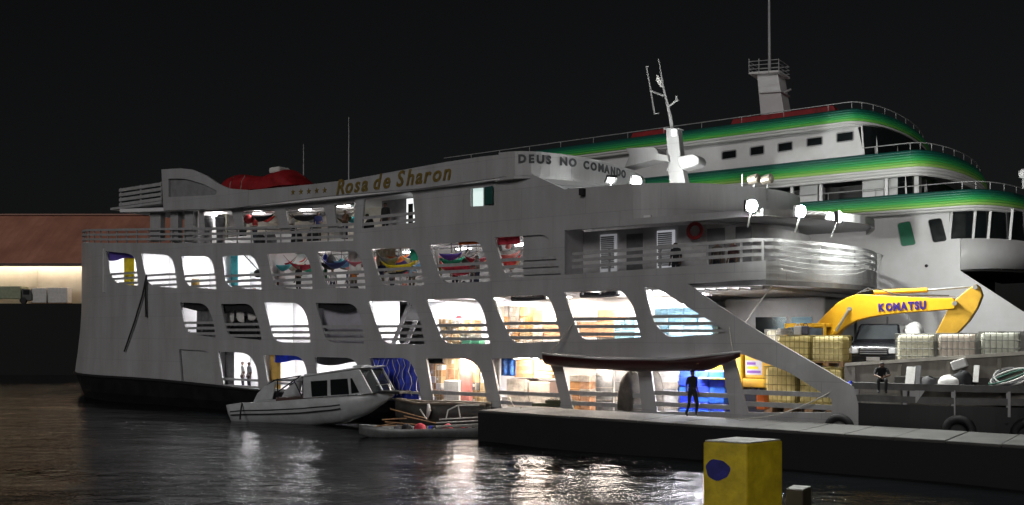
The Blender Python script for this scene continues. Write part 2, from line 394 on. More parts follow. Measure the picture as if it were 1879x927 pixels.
# the black steel pontoon pier in front of the ferry
PT = ZC - 3.09
pier = thing('pontoon_pier', 'long low black-sided pontoon pier with a pale worn deck', 'pier', W(0, 0, 0), SA)
def pedge(px, py):
    x, y = G(px, py, PT); x -= P0[0]; y -= P0[1]; return (x*U[0]+y*U[1], x*V[0]+y*V[1])
a = pedge(877, 753); b = pedge(1879, 818)
bv = (b[1]-a[1])/(b[0]-a[0])
fr = [(a[0], a[1]), (34, a[1]+bv*(34-a[0]))]
bk = [(34, -.55), (a[0]+.25, -.55)]
mb = MB(); poly = fr + bk
mb.prism(poly, lambda u, v, d: (u, v, d), -1.0, PT-.09)
mb.build('hull', mat('pontoon_black', (.006, .006, .007), .75, var=.35, scale=1.5), pier)
n = 22
for i in range(n):                          # concrete deck slabs
    t0 = i/n; t1 = (i+1)/n - .0007
    q = [(fr[0][0]+(34-fr[0][0])*t, fr[0][1]+(fr[1][1]-fr[0][1])*t + .04) for t in (t0, t1)]
    p = [(bk[1][0]+(34-bk[1][0])*t, -.55) for t in (t1, t0)]
    MB().prism(q+p, lambda u, v, d: (u, v, d), PT-.09, PT + R.uniform(-.006, .006)).build('deck_slab', CONC, pier, bevel=.02)

# ================================================================ the ferry
ferry = thing('passenger_ferry', 'large white three-deck passenger ferry with rows of lit openings, moored at the pier', 'ferry', W(0, 0, 0), SA)
BM = 14.0
UE = -35.5
def off(u): return 3.0*((-22-u)/13.5)**3 if u < -22 else 0.0
def tuck(u, w): return -.5*max(0, min(1, (-21-u)/14.5))**1.3 * max(0, min(1, (6.2-w)/4.8))**1.6
def SS(px, py):
    v = 0
    for _ in range(8): u, w = S(px, py, v); v = .5*v + .5*(off(u)+tuck(u, w))
    return (u, w)
def PP(pts): return [SS(p[0], p[1]) for p in pts]
def sh(u, k): return k*1.0*((-5-u)/25)**2 if u < -5 else 0.0
def side(u, w, d): return (u, off(u)+tuck(u, w)+d, w)
# openings, read as rounded shapes
def win(tl, tr, mr, br, bl, r=9, rb=16):
    return rpoly([(tl[0], tl[1], 2), (tr[0], tr[1], r*1.6), (mr[0], mr[1], r*1.6), (br[0], br[1], 3), (bl[0], bl[1], rb), ])
A = [win((193,461),(243,466),(250,482),(254,525),(206,519)), win((259,465),(312,468),(320,488),(325,529),(271,524)), win((333,470),(386,470),(394,500),(397,531),(341,526)),
     win((408,470),(465,468),(477,499),(480,532),(415,526)), win((490,466),(560,463),(571,490),(575,531),(504,528)), win((581,462),(655,459),(667,490),(672,530),(598,527)),
     win((680,457),(760,454),(772,485),(778,524),(700,524)), win((787,448),(880,442),(893,480),(899,517),(810,519)), win((907,436),(1004,430),(1017,465),(1031,508),(928,509))]
B_ = [win((330,555),(378,557),(391,586),(396,620),(342,612)), win((405,558),(461,557),(475,594),(480,624),(418,619)), win((485,555),(548,556),(563,579),(570,629),(503,628)),
      win((579,556),(650,557),(664,585),(668,631),(598,628)), win((676,553),(752,552),(771,585),(779,632),(704,631)), win((783,549),(876,548),(889,578),(899,631),(814,631)),
      win((903,545),(1005,541),(1017,569),(1030,626),(940,630)), win((1035,536),(1140,531),(1162,562),(1176,619),(1066,624))]
B9 = rpoly([(1182,526,3),(1204,528,8),(1275,572,4),(1337,611,6),(1222,619,16),(1199,590,10)])
D_ = [win((328,641),(383,644),(392,664),(395,706),(333,703),rb=3), win((400,645),(455,648),(471,672),(475,717),(411,716),rb=3), win((483,651),(550,653),(561,672),(570,726),(495,724),rb=3),
      win((577,655),(648,657),(660,678),(668,735),(590,733),rb=3), win((678,657),(748,657),(765,685),(775,742),(692,741),rb=3), win((782,658),(862,658),(884,680),(896,750),(797,750),r=14,rb=3),
      win((902,658),(995,657),(1014,675),(1032,752),(921,752),r=14,rb=3),
      rpoly([(1030,660,3),(1140,658,8),(1170,680,8),(1178,754,2),(1052,754,2)]), rpoly([(1192,658,4),(1300,655,8),(1326,672,8),(1340,756,2),(1205,756,2)]),
      rpoly([(1346,652,3),(1362,650,4),(1447,683,8),(1500,716,6),(1526,733,3),(1526,757,2),(1372,757,2)])]
HA = [PP(h) for h in A]; HB = [PP(h) for h in B_]; HB9 = PP(B9); HD = [PP(h) for h in D_]
HC6 = PP(rpoly([(668,366,3),(757,352,8),(762,408,4),(664,420,4)]))
HWIN = PP(rpoly([(863,346,2),(887,344,2),(887,378,2),(863,379,2)]))
top = [(UE, 10.27)] + PP([(200,446),(330,446),(480,446),(648,442)]) + PP([(653,348),(770,338),(960,312)])
ue = SU(1036)
outer = top + [(ue, 10.02), (ue, 6.56)] + PP([(1405,478),(1405,512),(1262,521),(1319,561),(1400,613),(1509,676),(1567,710),(1575,742)]) + [(SU(1575), .9), (-6, .9), (-15, 1.2), (-20, 1.36), (-28, 1.42), (UE, 1.40)]
side_o = plate(outer, HA + HB + [HB9] + HD + [HC6, HWIN], side, .11, .8).build('side_plating', HULL, ferry)
# far side, stern, lower hull
far = [(-34, 1.4), (13, .9), (13, 5.8), (9, 8.5), (9, 9.6), (-34, 9.9)]
MB().prism(far, lambda u, w, d: (u, d, w), BM-.1, BM).build('far_side_plating', HULL, ferry)
MB().grid(lambda a, b: (UE - .9*math.sin(math.pi*a), 3.0+(BM-6.0)*a + tuck(UE, 1.4+8.87*b)*(1-2*a), 1.40+8.87*b), 14, 6).build('stern_plating', HULL, ferry, solid=.08)
mb = MB(); us = [-36.2, -35.5, -34, -32, -30, -28, -25, -20, -15, -10, -5, 0, 5, 10, 15, 18, 21, 24, 27]
def wbot(u): return .92 if u > -6 else min(1.46, .92+.031*(-6-u))
def bow(u): return max(0, u-17)**2*.045
for sgn in (0, 1):
    vs = []
    for u in us:
        o_ = (off(u)+tuck(u, 1.4) if u > -35.6 else 6) + bow(u)
        for k, (w, ins) in enumerate(((wbot(u)+(.5 if u > 17 else 0)*min(1, (u-17)/2), 0.02), (.5, .12), (0, .35), (-1.2, 1.2))):
            vv = o_ + ins + (.8 if u < -33 else 0)*k*.4
            vs.append((u, vv if sgn == 0 else BM - vv, w))
    mb.add(vs, [(4*i+k, 4*i+4+k, 4*i+5+k, 4*i+1+k) for i in range(len(us)-1) for k in range(3)])
mb.build('lower_hull', HULLB, ferry, solid=.05)
MB().tube([(u, off(u)+tuck(u, 1.4)-.05, wbot(u)+.03) for u in [-35.4, -34.5, -33, -32, -31, -30, -29, -28, -25, -22, -20, -15, -10, -6, 0, 5, 10, 16.5]], .09, 8).build('rubbing_strake', BLACK, ferry, smooth=True)
# decks
def deck(name, w, k, u0, u1, th=.2, m=INW, v0=.12, v1=BM-.12):
    n = max(4, int((u1-u0)/1.5)); mb = MB(); vs = []
    for i in range(n+1):
        u = u0+(u1-u0)*i/n; z = w+sh(u, k); a = v0+off(u)+tuck(u, z-th)
        vs += [(u, a, z), (u, v1, z), (u, v1, z-th), (u, a, z-th)]
    fs = [(4*i+q, 4*i+(q+1) % 4, 4*i+4+(q+1) % 4, 4*i+4+q) for i in range(n) for q in range(4)] + [(0, 1, 2, 3), (4*n+3, 4*n+2, 4*n+1, 4*n)]
    return mb.add(vs, fs).build(name, m, ferry)
deck('main_deck', 1.0, .35, -30, 16.6, m=DECKM)
deck('middle_deck', 3.42, .42, -34.5, 9.9)
deck('upper_deck', 6.06, .72, -34.8, 12.9)
deck('top_deck', 8.72, 1.12, -35.2, 9.0)
deck('roof_deck', 10.86, 1.0, -25.8, 2.2, v0=-.3)
# under-deck and gallery overhang at the bow
pg = [(SU(1405), .0)] + [(13.7+1.55*math.sin(math.pi*t/20), .35+(BM-.7)*t/20) for t in range(21)]
mb = MB(); mb.prism([(9.9, .15)] + pg + [(9.9, BM-.15)], lambda u, v, d: (u, v, d), 5.92, 6.1)
mb.build('gallery_deck', mat('underdeck_grey', (.20, .20, .21), .6, var=.2, scale=1), ferry)
for i in range(8): MB().box((10.1+.45*i, .5, 5.78), (10.18+.45*i, BM-.5, 5.92)).build('deck_beam', HULL, ferry)
band(pg, 6.0, 6.74, .1, wf=lambda i, p: (6.1-.0*i, 6.78)).build('gallery_bulwark', HULL, ferry)
def bars_along(path, w, hgt, th, name='rail', m=RAILM):
    return band(path, w, w+hgt, th).build(name, m, ferry)
side_path = [(SU(1050)+i*.5, 0) for i in range(int((13.4-SU(1050))/.5)+1)] + pg[1:]
wl = 6.62
for k in range(3):
    band(side_path, 0, 0, .07, wf=lambda i, p, k=k: ((6.62+.16*min(1, max(0, p[0]-5)/8)) + .17+.26*k, (6.62+.16*min(1, max(0, p[0]-5)/8)) + .29+.26*k)).build('rail', RAILM, ferry)
for u in (7.2, 9.4, 11.3, 12.6, 13.4): MB().box((u, .02, 6.5), (u+.07, .1, 7.5)).build('rail_post', RAILM, ferry)
for i in (5, 9, 13, 17): MB().box((pg[i][0]-.12, pg[i][1], 6.7), (pg[i][0]-.05, pg[i][1]+.07, 7.5)).build('rail_post', RAILM, ferry)
# wheelhouse-deck visor: solid curved bulwark
vp = [(ue, 0)] + [(ue+(8-ue)*i/6, 0) for i in range(1, 6)] + ellipse(8, 3.9, 7, 7, 40)
mb = MB(); band(vp, 0, 0, .1, mb, wf=lambda i, p: (8.5, 10.02-.02*min(10, max(0, p[0]-ue))+.045*p[1]))
mb.build('visor_bulwark', HULL, ferry, smooth=False)
# thin roof over the gallery, its rim running right round the bow
gr_ = [(ue, -.03)] + [(ue+(13.2-ue)*i/8, -.03) for i in range(1, 8)] + [(p[0]-.1, p[1]) for p in pg]
band(gr_, 0, 0, .12, wf=lambda i, p: (8.36+.035*p[1], 8.62+.045*p[1])).build('gallery_roof_rim', HULL, ferry)
mb = MB(); mb.prism([(ue-.5, .12)] + [(p[0]-.14, max(.12, min(BM-.12, p[1]))) for p in gr_[1:]] + [(ue-.5, BM-.12)], lambda u, v, d: (u, v, 8.46+.04*v+d), 0, .08); mb.build('gallery_roof', INW, ferry)
# gallery house behind the rails
GW = mat('gallery_wall_grey', (.50, .49, .50), .55, var=.12, scale=1.5)
mb = MB(); gp = [(ue-.2, 1.5), (9.5, 1.5)] + ellipse(9.5, 3.0, 7, 5.5, 18)[1:]
band(gp, 6.1, 8.42, .1, mb).build('gallery_wall', GW, ferry)
MB().box((ue-.12, .13, 6.07), (ue-.02, 1.55, 8.5)).build('gallery_bulkhead', GW, ferry)
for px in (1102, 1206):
    u0 = SU(px, 1.45); d = MB().box((u0, 1.42, 6.2), (u0+.75, 1.495, 8.25)).build('louvre_door', emit('louvre_glow_%d' % px, (.9, .92, 1), .16 if px < 1150 else .3), ferry)  # door panel itself glows, standing in for cabin light between the slats
    for i in range(17):
        z = 6.85+i*.078
        MB().box((0, 0, 0), (.6, .05, .05), M=Matrix.Translation((u0+.07, 1.355, z)) @ Matrix.Rotation(.5, 4, 'X')).build('slat', RAILM, d)
for px, wd in ((1150, .7), (1262, .0), (1298, .7), (1350, .6)):
    if wd: MB().box((SU(px, 1.46), 1.44, 6.15), (SU(px, 1.46)+wd, 1.497, 8.2)).build('cabin_door', mat('door_dark_grey', (.16, .16, .17), .5), ferry)
def ring(name, c, ax, R0, r, m, parent, n=18):
    ax = Vector(ax).normalized(); e = ax.cross(Vector((0, 0, 1))).normalized(); f = ax.cross(e)
    return MB().tube([Vector(c) + (e*math.cos(2*math.pi*i/n)+f*math.sin(2*math.pi*i/n))*R0 for i in range(n)], r, 8, closed=True).build(name, m, parent, smooth=True)
u, w = S(1276, 424, 1.4); tag(ring('life_ring', W(u, 1.35, w), (V[0], V[1], 0), .28, .075, RED, None), 'red life ring hung on the grey gallery wall beside the louvred door', 'life ring')
# rails in every opening
def opening_rails(h, n=3, pitch=.30, th=.135, first=.15, post=True):
    wb = min(p[1] for p in h)
    for k in range(n):
        w = wb + first + pitch*k; sp = span(h, w+th*.5)
        if sp: MB().box((sp[0]-.06, off(sp[0])+.02, w), (sp[1]+.06, off(sp[0])+.085, w+th)).build('rail', RAILM, ferry)
for i, h in enumerate(HA): opening_rails(h, first=.14, pitch=.30, th=.13)
for h in HB: opening_rails(h)
opening_rails(HB9, first=.16, pitch=.27, th=.12)
for h in HD[1:5]: opening_rails(h, 2, .36, .12, .18)
for h in HD[5:]: opening_rails(h, 2, .42, .17, .22)
opening_rails(HC6, 2, .3, .13, .14)
# top deck: rails, posts, screen wall with openings
def ctop(u):
    pts = top[:5]
    for a, b in zip(pts, pts[1:]):
        if a[0] <= u <= b[0]: return a[1]+(b[1]-a[1])*(u-a[0])/(b[0]-a[0])
    return pts[-1][1] if u > pts[-1][0] else pts[0][1]
crail = [(-35.4+i*.7, off(-35.4+i*.7)+.02) for i in range(int((SU(652)+35.4)/.7)+1)] + [(SU(652), .02)]
for k in range(3):
    band(crail, 0, 0, .06, wf=lambda i, p, k=k: (ctop(p[0])+.15+.29*k, ctop(p[0])+.28+.29*k)).build('rail', RAILM, ferry)
uu = -35.0
while uu < SU(650):
    MB().box((uu, off(uu)+.09, ctop(uu)-.1), (uu+.06, off(uu)+.15, ctop(uu)+.86)).build('rail_post', RAILM, ferry); uu += 1.15
HC = [PP(rpoly(q)) for q in ([(367,388,6),(421,386,4),(428,420,2),(370,420,2)], [(438,387,4),(500,384,9),(509,420,2),(443,420,2)], [(519,382,3),(590,377,9),(598,419,2),(526,420,2)], [(609,376,3),(648,371,3),(650,418,2),(614,419,2)])]
cw = PP([(362,389),(362,420.5),(652,419.5),(652,362)])
plate(cw, [], side, .05, .8) if False else None
plate(PP([(361,384),(361,422),(653,421),(653,360)]), [h for h in HC], lambda u, w, d: (u, .15+d, w), .09, .8).build('screen_wall', HULL, ferry)
for a, b in ((270, 289), (307, 321), (333, 349)):
    u0, u1 = SU(a), SU(b); MB().box((u0, .2, 8.9+sh(u0, 1.1)), (u1, .5, 10.8+sh(u0, 1.0))).build('roof_post', HULL, ferry)
# roof fascia with the aft fin
fas = [(296,311),(330,309),(352,311),(378,322),(400,337),(420,346),(460,349),(575,338),(640,330),(700,319),(760,308),(820,297),(880,288),(915,284),(915,326),(770,346),(600,360),(420,382),(300,386)]
fin = rpoly([(309,328,2),(340,328,8),(374,338,10),(399,351,4),(395,358,3),(309,362,2)])
VF = -.36
def onv(pts, v): return [S(p[0], p[1], v) for p in pts]
plate(onv(fas, VF), [onv(fin, VF)], lambda u, w, d: (u, VF+d, w), .12, .9).build('roof_fascia', HULL, ferry)
MB().prism(onv([(305,324),(342,324),(378,335),(402,352),(397,362),(305,366)], VF), lambda u, w, d: (u, d, w), VF+.14, VF+.2).build('fin_panel', mat('fin_mesh_grey', (.26, .26, .27), .6, var=.15, scale=2), ferry)
ur = SU(915, VF)
rp = [(ur, VF)] + [(ur+.5, VF)] + ellipse(ur+.5, 2.6, VF+5.2, 5.2, 26)[1:]
band(rp, 0, 0, .1, wf=lambda i, p: (10.76-.01*i, 11.78-.012*i)).build('roof_front_fascia', HULL, ferry)
mb = MB(); mb.prism([(ur-.3, VF+.1)] + [(p[0]-.06, p[1]) for p in rp[1:]] + [(ur-.3, VF+10.2)], lambda u, v, d: (u, v, d), 10.62, 10.8); mb.build('wheelhouse_roof', HULL, ferry)
wp = [(ur-3.5, .9), (ur, .9)] + ellipse(ur, 2.0, VF+5.2, 4.0, 20)
wf_ = band(wp, 8.6, 10.66, .08).build('wheelhouse_wall', HULL, ferry)
for i in range(4, 18, 2):
    a, b = wp[i], wp[i+1]; m_ = ((a[0]+b[0])/2, (a[1]+b[1])/2); n_ = Vector((b[1]-a[1], -(b[0]-a[0]))).normalized()*.02
    MB().add([(a[0]+n_.x, a[1]+n_.y, 9.95), (b[0]+n_.x, b[1]+n_.y, 9.95), (b[0]+n_.x, b[1]+n_.y, 10.5), (a[0]+n_.x, a[1]+n_.y, 10.5)], [(0, 1, 2, 3)]).build('wheelhouse_window', GLASSD, wf_, solid=.012)
# side cabin window with its open shutter
u0, w0 = S(863, 379); u1, w1 = S(888, 344)
MB().box((u0-.05, .25, w0-.05), (u1+.05, .3, w1+.05)).build('lit_window', emit('lit_curtain', (.75, .95, .9), .75), ferry)
MB().box((0, 0, 0), (.52, .04, w1-w0), M=Matrix.Translation((u1+.05, -.03, w0)) @ Matrix.Rotation(-.22, 4, 'Z')).build('window_shutter', mat('shutter_green', (.02, .09, .075), .5), ferry)
# aft roof platform and slatted locker
u0, u1 = SU(208, 0), SU(302, 0)
MB().box((u0, -.2, S(215, 385)[1]-.02), (u1, 9, S(215, 385)[1]+.12)).build('aft_roof_platform', HULL, ferry)
u0, u1 = SU(221, .2), SU(299, .2); wz0 = S(215, 385)[1]+.12
for k in range(4): MB().box((u0, .1, wz0+.1+k*.29), (u1, .16, wz0+.28+k*.29)).build('slat', RAILM, ferry)
for t in (0, .48, .96): MB().box((u0+(u1-u0)*t, .17, wz0), (u0+(u1-u0)*t+.1, .24, wz0+1.2)).build('slat_post', RAILM, ferry)
# name and motto
def on_plane(px0, py0, px1, py1, v):
    a = S(px0, py0, v); b = S(px1, py1, v); o = Vector((a[0], v, a[1])); x = Vector((b[0]-a[0], 0, b[1]-a[1])); return o, x
o, x = on_plane(617, 357, 828, 329, VF-.02)
letters('Rosa de Sharon', o, x, .98, .28, .026, GOLD, ferry, .07, .32)
for i in range(5):
    px = 538+i*14.5; u, w = S(px, 353-i*.9, VF)
    st = [(u + (.16 if k % 2 == 0 else .07)*math.sin(k*math.pi/5), w + (.16 if k % 2 == 0 else .07)*math.cos(k*math.pi/5)) for k in range(10)]
    MB().prism(st, lambda a, b, d: (a, d, b), VF-.025, VF-.004).build('star', GOLD, ferry)
acc = 0.0; seg = [0]
for a, b in zip(rp, rp[1:]): acc += math.hypot(b[0]-a[0], b[1]-a[1]); seg.append(acc)
def at_len(path, seg, s):
    for i in range(len(seg)-1):
        if seg[i+1] >= s: t = (s-seg[i])/(seg[i+1]-seg[i]); a, b = path[i], path[i+1]; return (a[0]+(b[0]-a[0])*t, a[1]+(b[1]-a[1])*t), Vector((b[0]-a[0], b[1]-a[1], 0)).normalized(), i
    return path[-1], Vector((0, 1, 0)), len(path)-2
s = .95
for ch in 'DEUS NO COMANDO':
    if ch == ' ': s += .3; continue
    me = text_mesh(ch, .46, 0, .024, .008); wd = max(v.co.x for v in me.vertices)
    (pu, pv), t, i = at_len(rp, seg, s); nn = Vector((t.y, -t.x, 0))
    place_mesh('letter', me, BLKL, ferry, frame(Vector((pu, pv, 11.3-.012*i)) + nn*.022, t, (0, 0, 1))); s += wd + .09
# ceiling lamps, partitions and inner walls
def lamp(u, v, w, ln=1.2, m=TUBE, along='u'):
    a = MB().box((u, v, w-.09), (u+ln, v+.22, w-.05) if along == 'u' else (u+.22, v+ln, w-.05)).build('ceiling_lamp', m, ferry)
def wallu(u, v0, v1, w0, w1, m=INW, th=.06): return MB().box((u-th/2, v0, w0), (u+th/2, v1, w1)).build('partition', m, ferry)
def wallv(u0, u1, v, w0, w1, m=INW, th=.06): return MB().box((u0, v, w0), (u1, v+th, w1)).build('inner_wall', m, ferry)
def bx(h): return min(p[0] for p in h), max(p[0] for p in h)
# middle deck
for h in HB[:4]:
    a, b = bx(h); wallu(a-.14, .2, 2.0, 3.3+sh(a, .42), 5.85+sh(a, .72))
a0 = bx(HB[0])[0]; b0 = bx(HB[3])[1]
wallv(a0-.14, b0+.4, 2.0, 3.42, 6.4); wallu(b0+.35, .2, 2.0, 3.42, 5.86)
wallv(b0+.4, 9.5, 4.2, 3.42, 5.86)
DIM = mat('dim_lilac_wall', (.42, .41, .47), .6, var=.06)
for i, h in enumerate(HB):
    a, b = bx(h); z = 5.86+sh((a+b)/2, .72)
    if i in (2, 4, 5, 6, 7): lamp((a+b)/2-.6, .5 if i > 4 else 1.2, z, m=TUBEM if i == 2 else TUBE if i < 6 else TUBEW)
    if i in (4, 5, 6, 7): lamp((a+b)/2-.6, 2.6, z, m=TUBE if i < 6 else TUBEW)
    if i in (0, 3): lamp((a+b)/2-.2, 1.5, z, .3)
lamp(8.2, 1.2, 5.86); lamp(8.8, 3, 5.86)
# main deck
a0 = bx(HD[0])[0]; b0 = bx(HD[3])[1]
for h in HD[:5]:
    a, b = bx(h); wallu(a-.12, .2, 2.2, 1.0+sh(a, .35), 3.25+sh(a, .42))
wallv(a0-.14, b0+.3, 2.2, 1.0, 3.5)
a, b = bx(HD[0]); MB().box((a-.15, .16, 1.2), (b+.15, .2, 3.4)).build('blanking_panel', mat('blanking_grey', (.42, .43, .44), .5, var=.1, scale=1), ferry)
wallv(b0+.3, 9.5, 5.5, 1.0, 3.22)
for i, h in enumerate(HD):
    a, b = bx(h); z = 3.22+sh((a+b)/2, .42)
    if 1 <= i <= 3: lamp((a+b)/2-.6, 1.0, z, 1.0, TUBEM)
    if 4 <= i <= 8: lamp((a+b)/2-.6, .4 if i > 4 else .9, z, m=TUBE if i in (4, 8) else TUBEW)
    if 5 <= i <= 8: lamp((a+b)/2-.6, 2.6, z, m=TUBE if i == 8 else TUBEW)
lamp(8.7, 2.2, 5.4, 1.0, TUBEW)  # added lamp, hidden behind the side plating to brighten the excavator
# upper deck
for i, h in enumerate(HA):
    a, b = bx(h); zc = 8.52+sh((a+b)/2, 1.12)
    if i < 5: wallu(a-.12, .2, 1.9, 6.06+sh(a, .72), zc)
    if i < 4: lamp((a+b)/2-.6, 1.0, zc-.02, 1.0, TUBEM)
    else:
        lamp((a+b)/2-.4, 1.6, zc, .8, TUBED); lamp((a+b)/2-.5, 5.0, zc, .8, TUBED)
a0 = bx(HA[0])[0]; b0 = bx(HA[3])[1]
wallv(a0-.1, b0+.1, 1.9, 6.0, 9.6)
wallv(b0+.1, 5.2, 7.5, 6.06, 8.6, mat('saloon_grey', (.42, .42, .43), .6)); wallu(b0+.12, 1.9, 7.5, 6.06, 9.0)
a, b = bx(HA[8]); um = SU(957)
MB().box((um, .13, 6.3), (b+.1, .17, 8.5)).build('opening_panel', HULL, ferry)
# top deck
wallv(SU(366), SU(655), 3.2, 8.9, 10.9, mat('cream_wall', (.66, .62, .55), .6, var=.08)); wallu(SU(352), .4, 3.2, 8.9, 11.2)
wallv(-22, SU(362), 2.0, 9.0, 11.4, mat('dark_olive_wall', (.05, .05, .035), .7))
for px in (400, 475, 560, 632): lamp(SU(px, 1.2)-.5, 1.2, 10.62+sh(SU(px), 1.0), .7, TUBED)
wallv(SU(658), SU(775), 1.6, 8.72, 10.7, mat('shade_grey_wall', (.36, .35, .36), .6)); 
a = SU(722); MB().box((a, .9, 8.9), (a+.62, .95, 10.5)).build('lit_doorway', emit('lit_doorway_glow', (.95, 1, .98), 1.1), ferry)
MB().box((a+.14, .86, 9.1), (a+.42, .89, 10.25)).build('door_leaf', mat('door_black', (.01, .01, .01), .5), ferry)
# floodlights
def flood(px, py, v, aim, r=.17, m=FLOODM, bulge=.45):
    u, w = S(px, py, v); c = Vector((u, v, w)); d = Vector(aim).normalized(); M = frame(c, d, (0, 0, 1))
    b = MB().box((-.16, -.24, -.2), (-.02, .24, .2), M=M @ Matrix.Rotation(math.pi/2, 4, 'X')).build('floodlight', BLACK, ferry, bevel=.02)
    dome = MB(); dome.grid(lambda a, q: tuple(M @ Vector((-.01+r*bulge*math.sin(q*math.pi/2), r*math.cos(q*math.pi/2)*math.cos(2*math.pi*a), r*math.cos(q*math.pi/2)*math.sin(2*math.pi*a)))), 18, 7); dome.build('lens', m, b, smooth=True)
    vs = [M @ Vector((0, r*math.cos(2*math.pi*k/20), r*math.sin(2*math.pi*k/20))) for k in range(20)]
    vs2 = [M @ Vector((-.02, r*math.cos(2*math.pi*k/20), r*math.sin(2*math.pi*k/20))) for k in range(20)]
    MB().bar(c + d*-.1 + Vector((0, 0, -.2)), c + d*-.3 + Vector((0, 0, -.75)), .05, .05).build('bracket', STEEL, b)
def on_visor(px):
    best = min((abs(I(p[0], p[1], 8.8)[0]-px), p[1]) for p in [(14.3+1.55*math.sin(math.pi*t/200), .35+(BM-.7)*t/200) for t in range(110)]); return best[1]
flood(1168, 333, 2.5, (.6, -.2, -.1), .2, FLOODS, .95)
for px, py, aim in ((1380, 378, (.78, -.6, -.1)), (1470, 388, (.85, -.5, -.12)), (1540, 398, (.9, .35, .08))):
    flood(px, py, (-.45 if px < 1400 else on_visor(px)-.1), aim, .21, FLOODS if px > 1500 else FLOODM, bulge=.5 if px > 1500 else .15)
flood(1122, 332, 2.2, (.5, -.4, -.8), .09)
# ferry: foredeck, mast, roof gear
bu = [16.5 + i*.6 for i in range(19)]
fp = [(u, bow(u)) for u in bu]
MB().prism([(16.4, .1)] + [(u, v+.1) for u, v in fp] + [(bu[-1], BM-bow(bu[-1])), (16.4, BM-.1)], lambda u, v, d: (u, v, d), 1.1, 1.28).build('foredeck', DECKM, ferry)
band(fp, 2.36, 2.58, .3).build('bulwark_ledge', mat('ledge_grey', (.12, .12, .12), .6, var=.25, scale=2), ferry)
band(fp, 1.96, 2.17, .08).build('bulwark_rail', mat('ledge_grey', (.2, .2, .2)), ferry)
band(fp, .6, 1.9, .06).build('bulwark', HULLB, ferry)
for u in (16.6, 18.1, 19.5, 21.0, 22.6): MB().box((u, bow(u)+.02, 1.6), (u+.12, bow(u)+.12, 2.4)).build('bulwark_post', HULL, ferry)
MB().prism([(18.3, 2.37), (18.75, 2.37), (18.5, 1.97), (18.3, 1.97)], lambda a, b, d: (a, d, b), bow(18.5)+.0, bow(18.5)+.07).build('gusset', HULL, ferry)
for px, wv in ((1540, 1.02), (1756, 1.14), (1880, 1.1)):
    u = SU(px, -.2); vb = bow(u)
    tag(MB().tube([W(u+.38*math.cos(2*math.pi*i/20), vb-.2, wv+.38*math.sin(2*math.pi*i/20)) for i in range(20)], .13, 10, closed=True).build('tyre_fender', BLACK, smooth=True),
        {1540: 'black tyre fender hung under the foot of the slanting beam', 1756: 'black tyre fender hung mid-way along the dark bow bulwark', 1880: 'black tyre fender cut by the right edge of the picture'}[px], 'fender', 'tyre fenders on the bow')
um_, wm_ = S(1246, 334, 7)
mv = 7.0
def fm(px, py): u, w = S(px, py, mv); return u, w
def pris(name, pts, v0, v1, m=HULL, parent=ferry, bevel=.02): return MB().prism([S(p[0], p[1], mv) for p in pts], lambda a, b, d: (a, d, b), v0, v1).build(name, m, parent, bevel=bevel)
mast = pris('mast', [(1233,338),(1262,338),(1254,297),(1247,237),(1226,237),(1230,297)], 6.75, 7.25)
pris('mast_arm', [(1157,275),(1207,273),(1213,277),(1217,285),(1233,288),(1235,299),(1222,298),(1209,296),(1155,310),(1164,289)], 6.5, 7.5, parent=mast)
pris('mast_arm', [(1250,290),(1278,285),(1287,289),(1290,296),(1288,303),(1281,307),(1257,314),(1251,303)], 6.55, 7.45, parent=mast, bevel=.08)
pris('mast_bracket', [(1233,318),(1226,322),(1228,314),(1224,312),(1233,300)], 6.9, 7.1, parent=mast)
def pipe(name, pts, r, m=RAILM, parent=None): return MB().tube([(S(p[0], p[1], mv)[0], mv, S(p[0], p[1], mv)[1]) for p in pts], r, 7).build(name, m, parent or mast)
pipe('mast_pole', [(1234, 240), (1230, 215), (1222, 180), (1216, 155), (1211, 122), (1208, 108)], [.09, .08, .06, .05, .03, .03])
pipe('antenna', [(1190, 122), (1186, 122), (1194, 165), (1201, 209), (1209, 208)], .04)
pipe('antenna_bracket', [(1194, 167), (1217, 176)], .05); pipe('lamp_arm', [(1226, 197), (1240, 185), (1245, 184)], .05)
pipe('lamp_post', [(1242, 184), (1241, 177)], .05)
pris('pennant', [(1205,137),(1211,143),(1219,159),(1212,160),(1204,148)], 6.98, 7.0, WHF, mast, 0)
MB().lathe([(.14, 0), (.14, .25), (.1, .3)], 12, (S(1244, 246, mv)[0], 6.6, S(1244, 246, mv)[1]-.15)).build('navigation_lamp', emit('nav_lamp', (1, 1, 1), .7), mast)
MB().bar((S(1222, 238, mv)[0], mv, S(1222, 238, mv)[1]), (S(1250, 238, mv)[0], mv, S(1250, 238, mv)[1]), .5, .06).build('mast_platform', HULL, mast)
for px in (1384, 1408):
    u, w = S(px, 330, 5.0); r = MB().tube([(u-.22, 5.0, w), (u-.2, 5.0, w), (u+.2, 4.9, w+.03), (u+.24, 4.9, w+.03)], [.12, .19, .2, .15], 12).build('searchlight', mat('searchlight_brass', (.30, .27, .22), .4, .5), ferry)
    MB().bar((u, 5.0, w-.85), (u, 5.0, w-.18), .06, .06).build('stand', STEEL, r)
MB().bar((S(1362, 345, 5)[0], 5, S(1362, 345, 5)[1]-.4), (S(1362, 320, 5)[0], 5, S(1362, 320, 5)[1]), .05, .05).build('rail_post', RAILM, ferry)
for px, y0, y1, v in ((557, 345, 265, 4), (640, 336, 215, 4)):
    a = S(px, y0, v); b = S(px, y1, v); MB().tube([(a[0], v, a[1]-.6), (a[0], v, (a[1]+b[1])/2), (a[0], v, b[1])], [.04, .03, .015], 6).build('whip_antenna', RAILM, ferry)
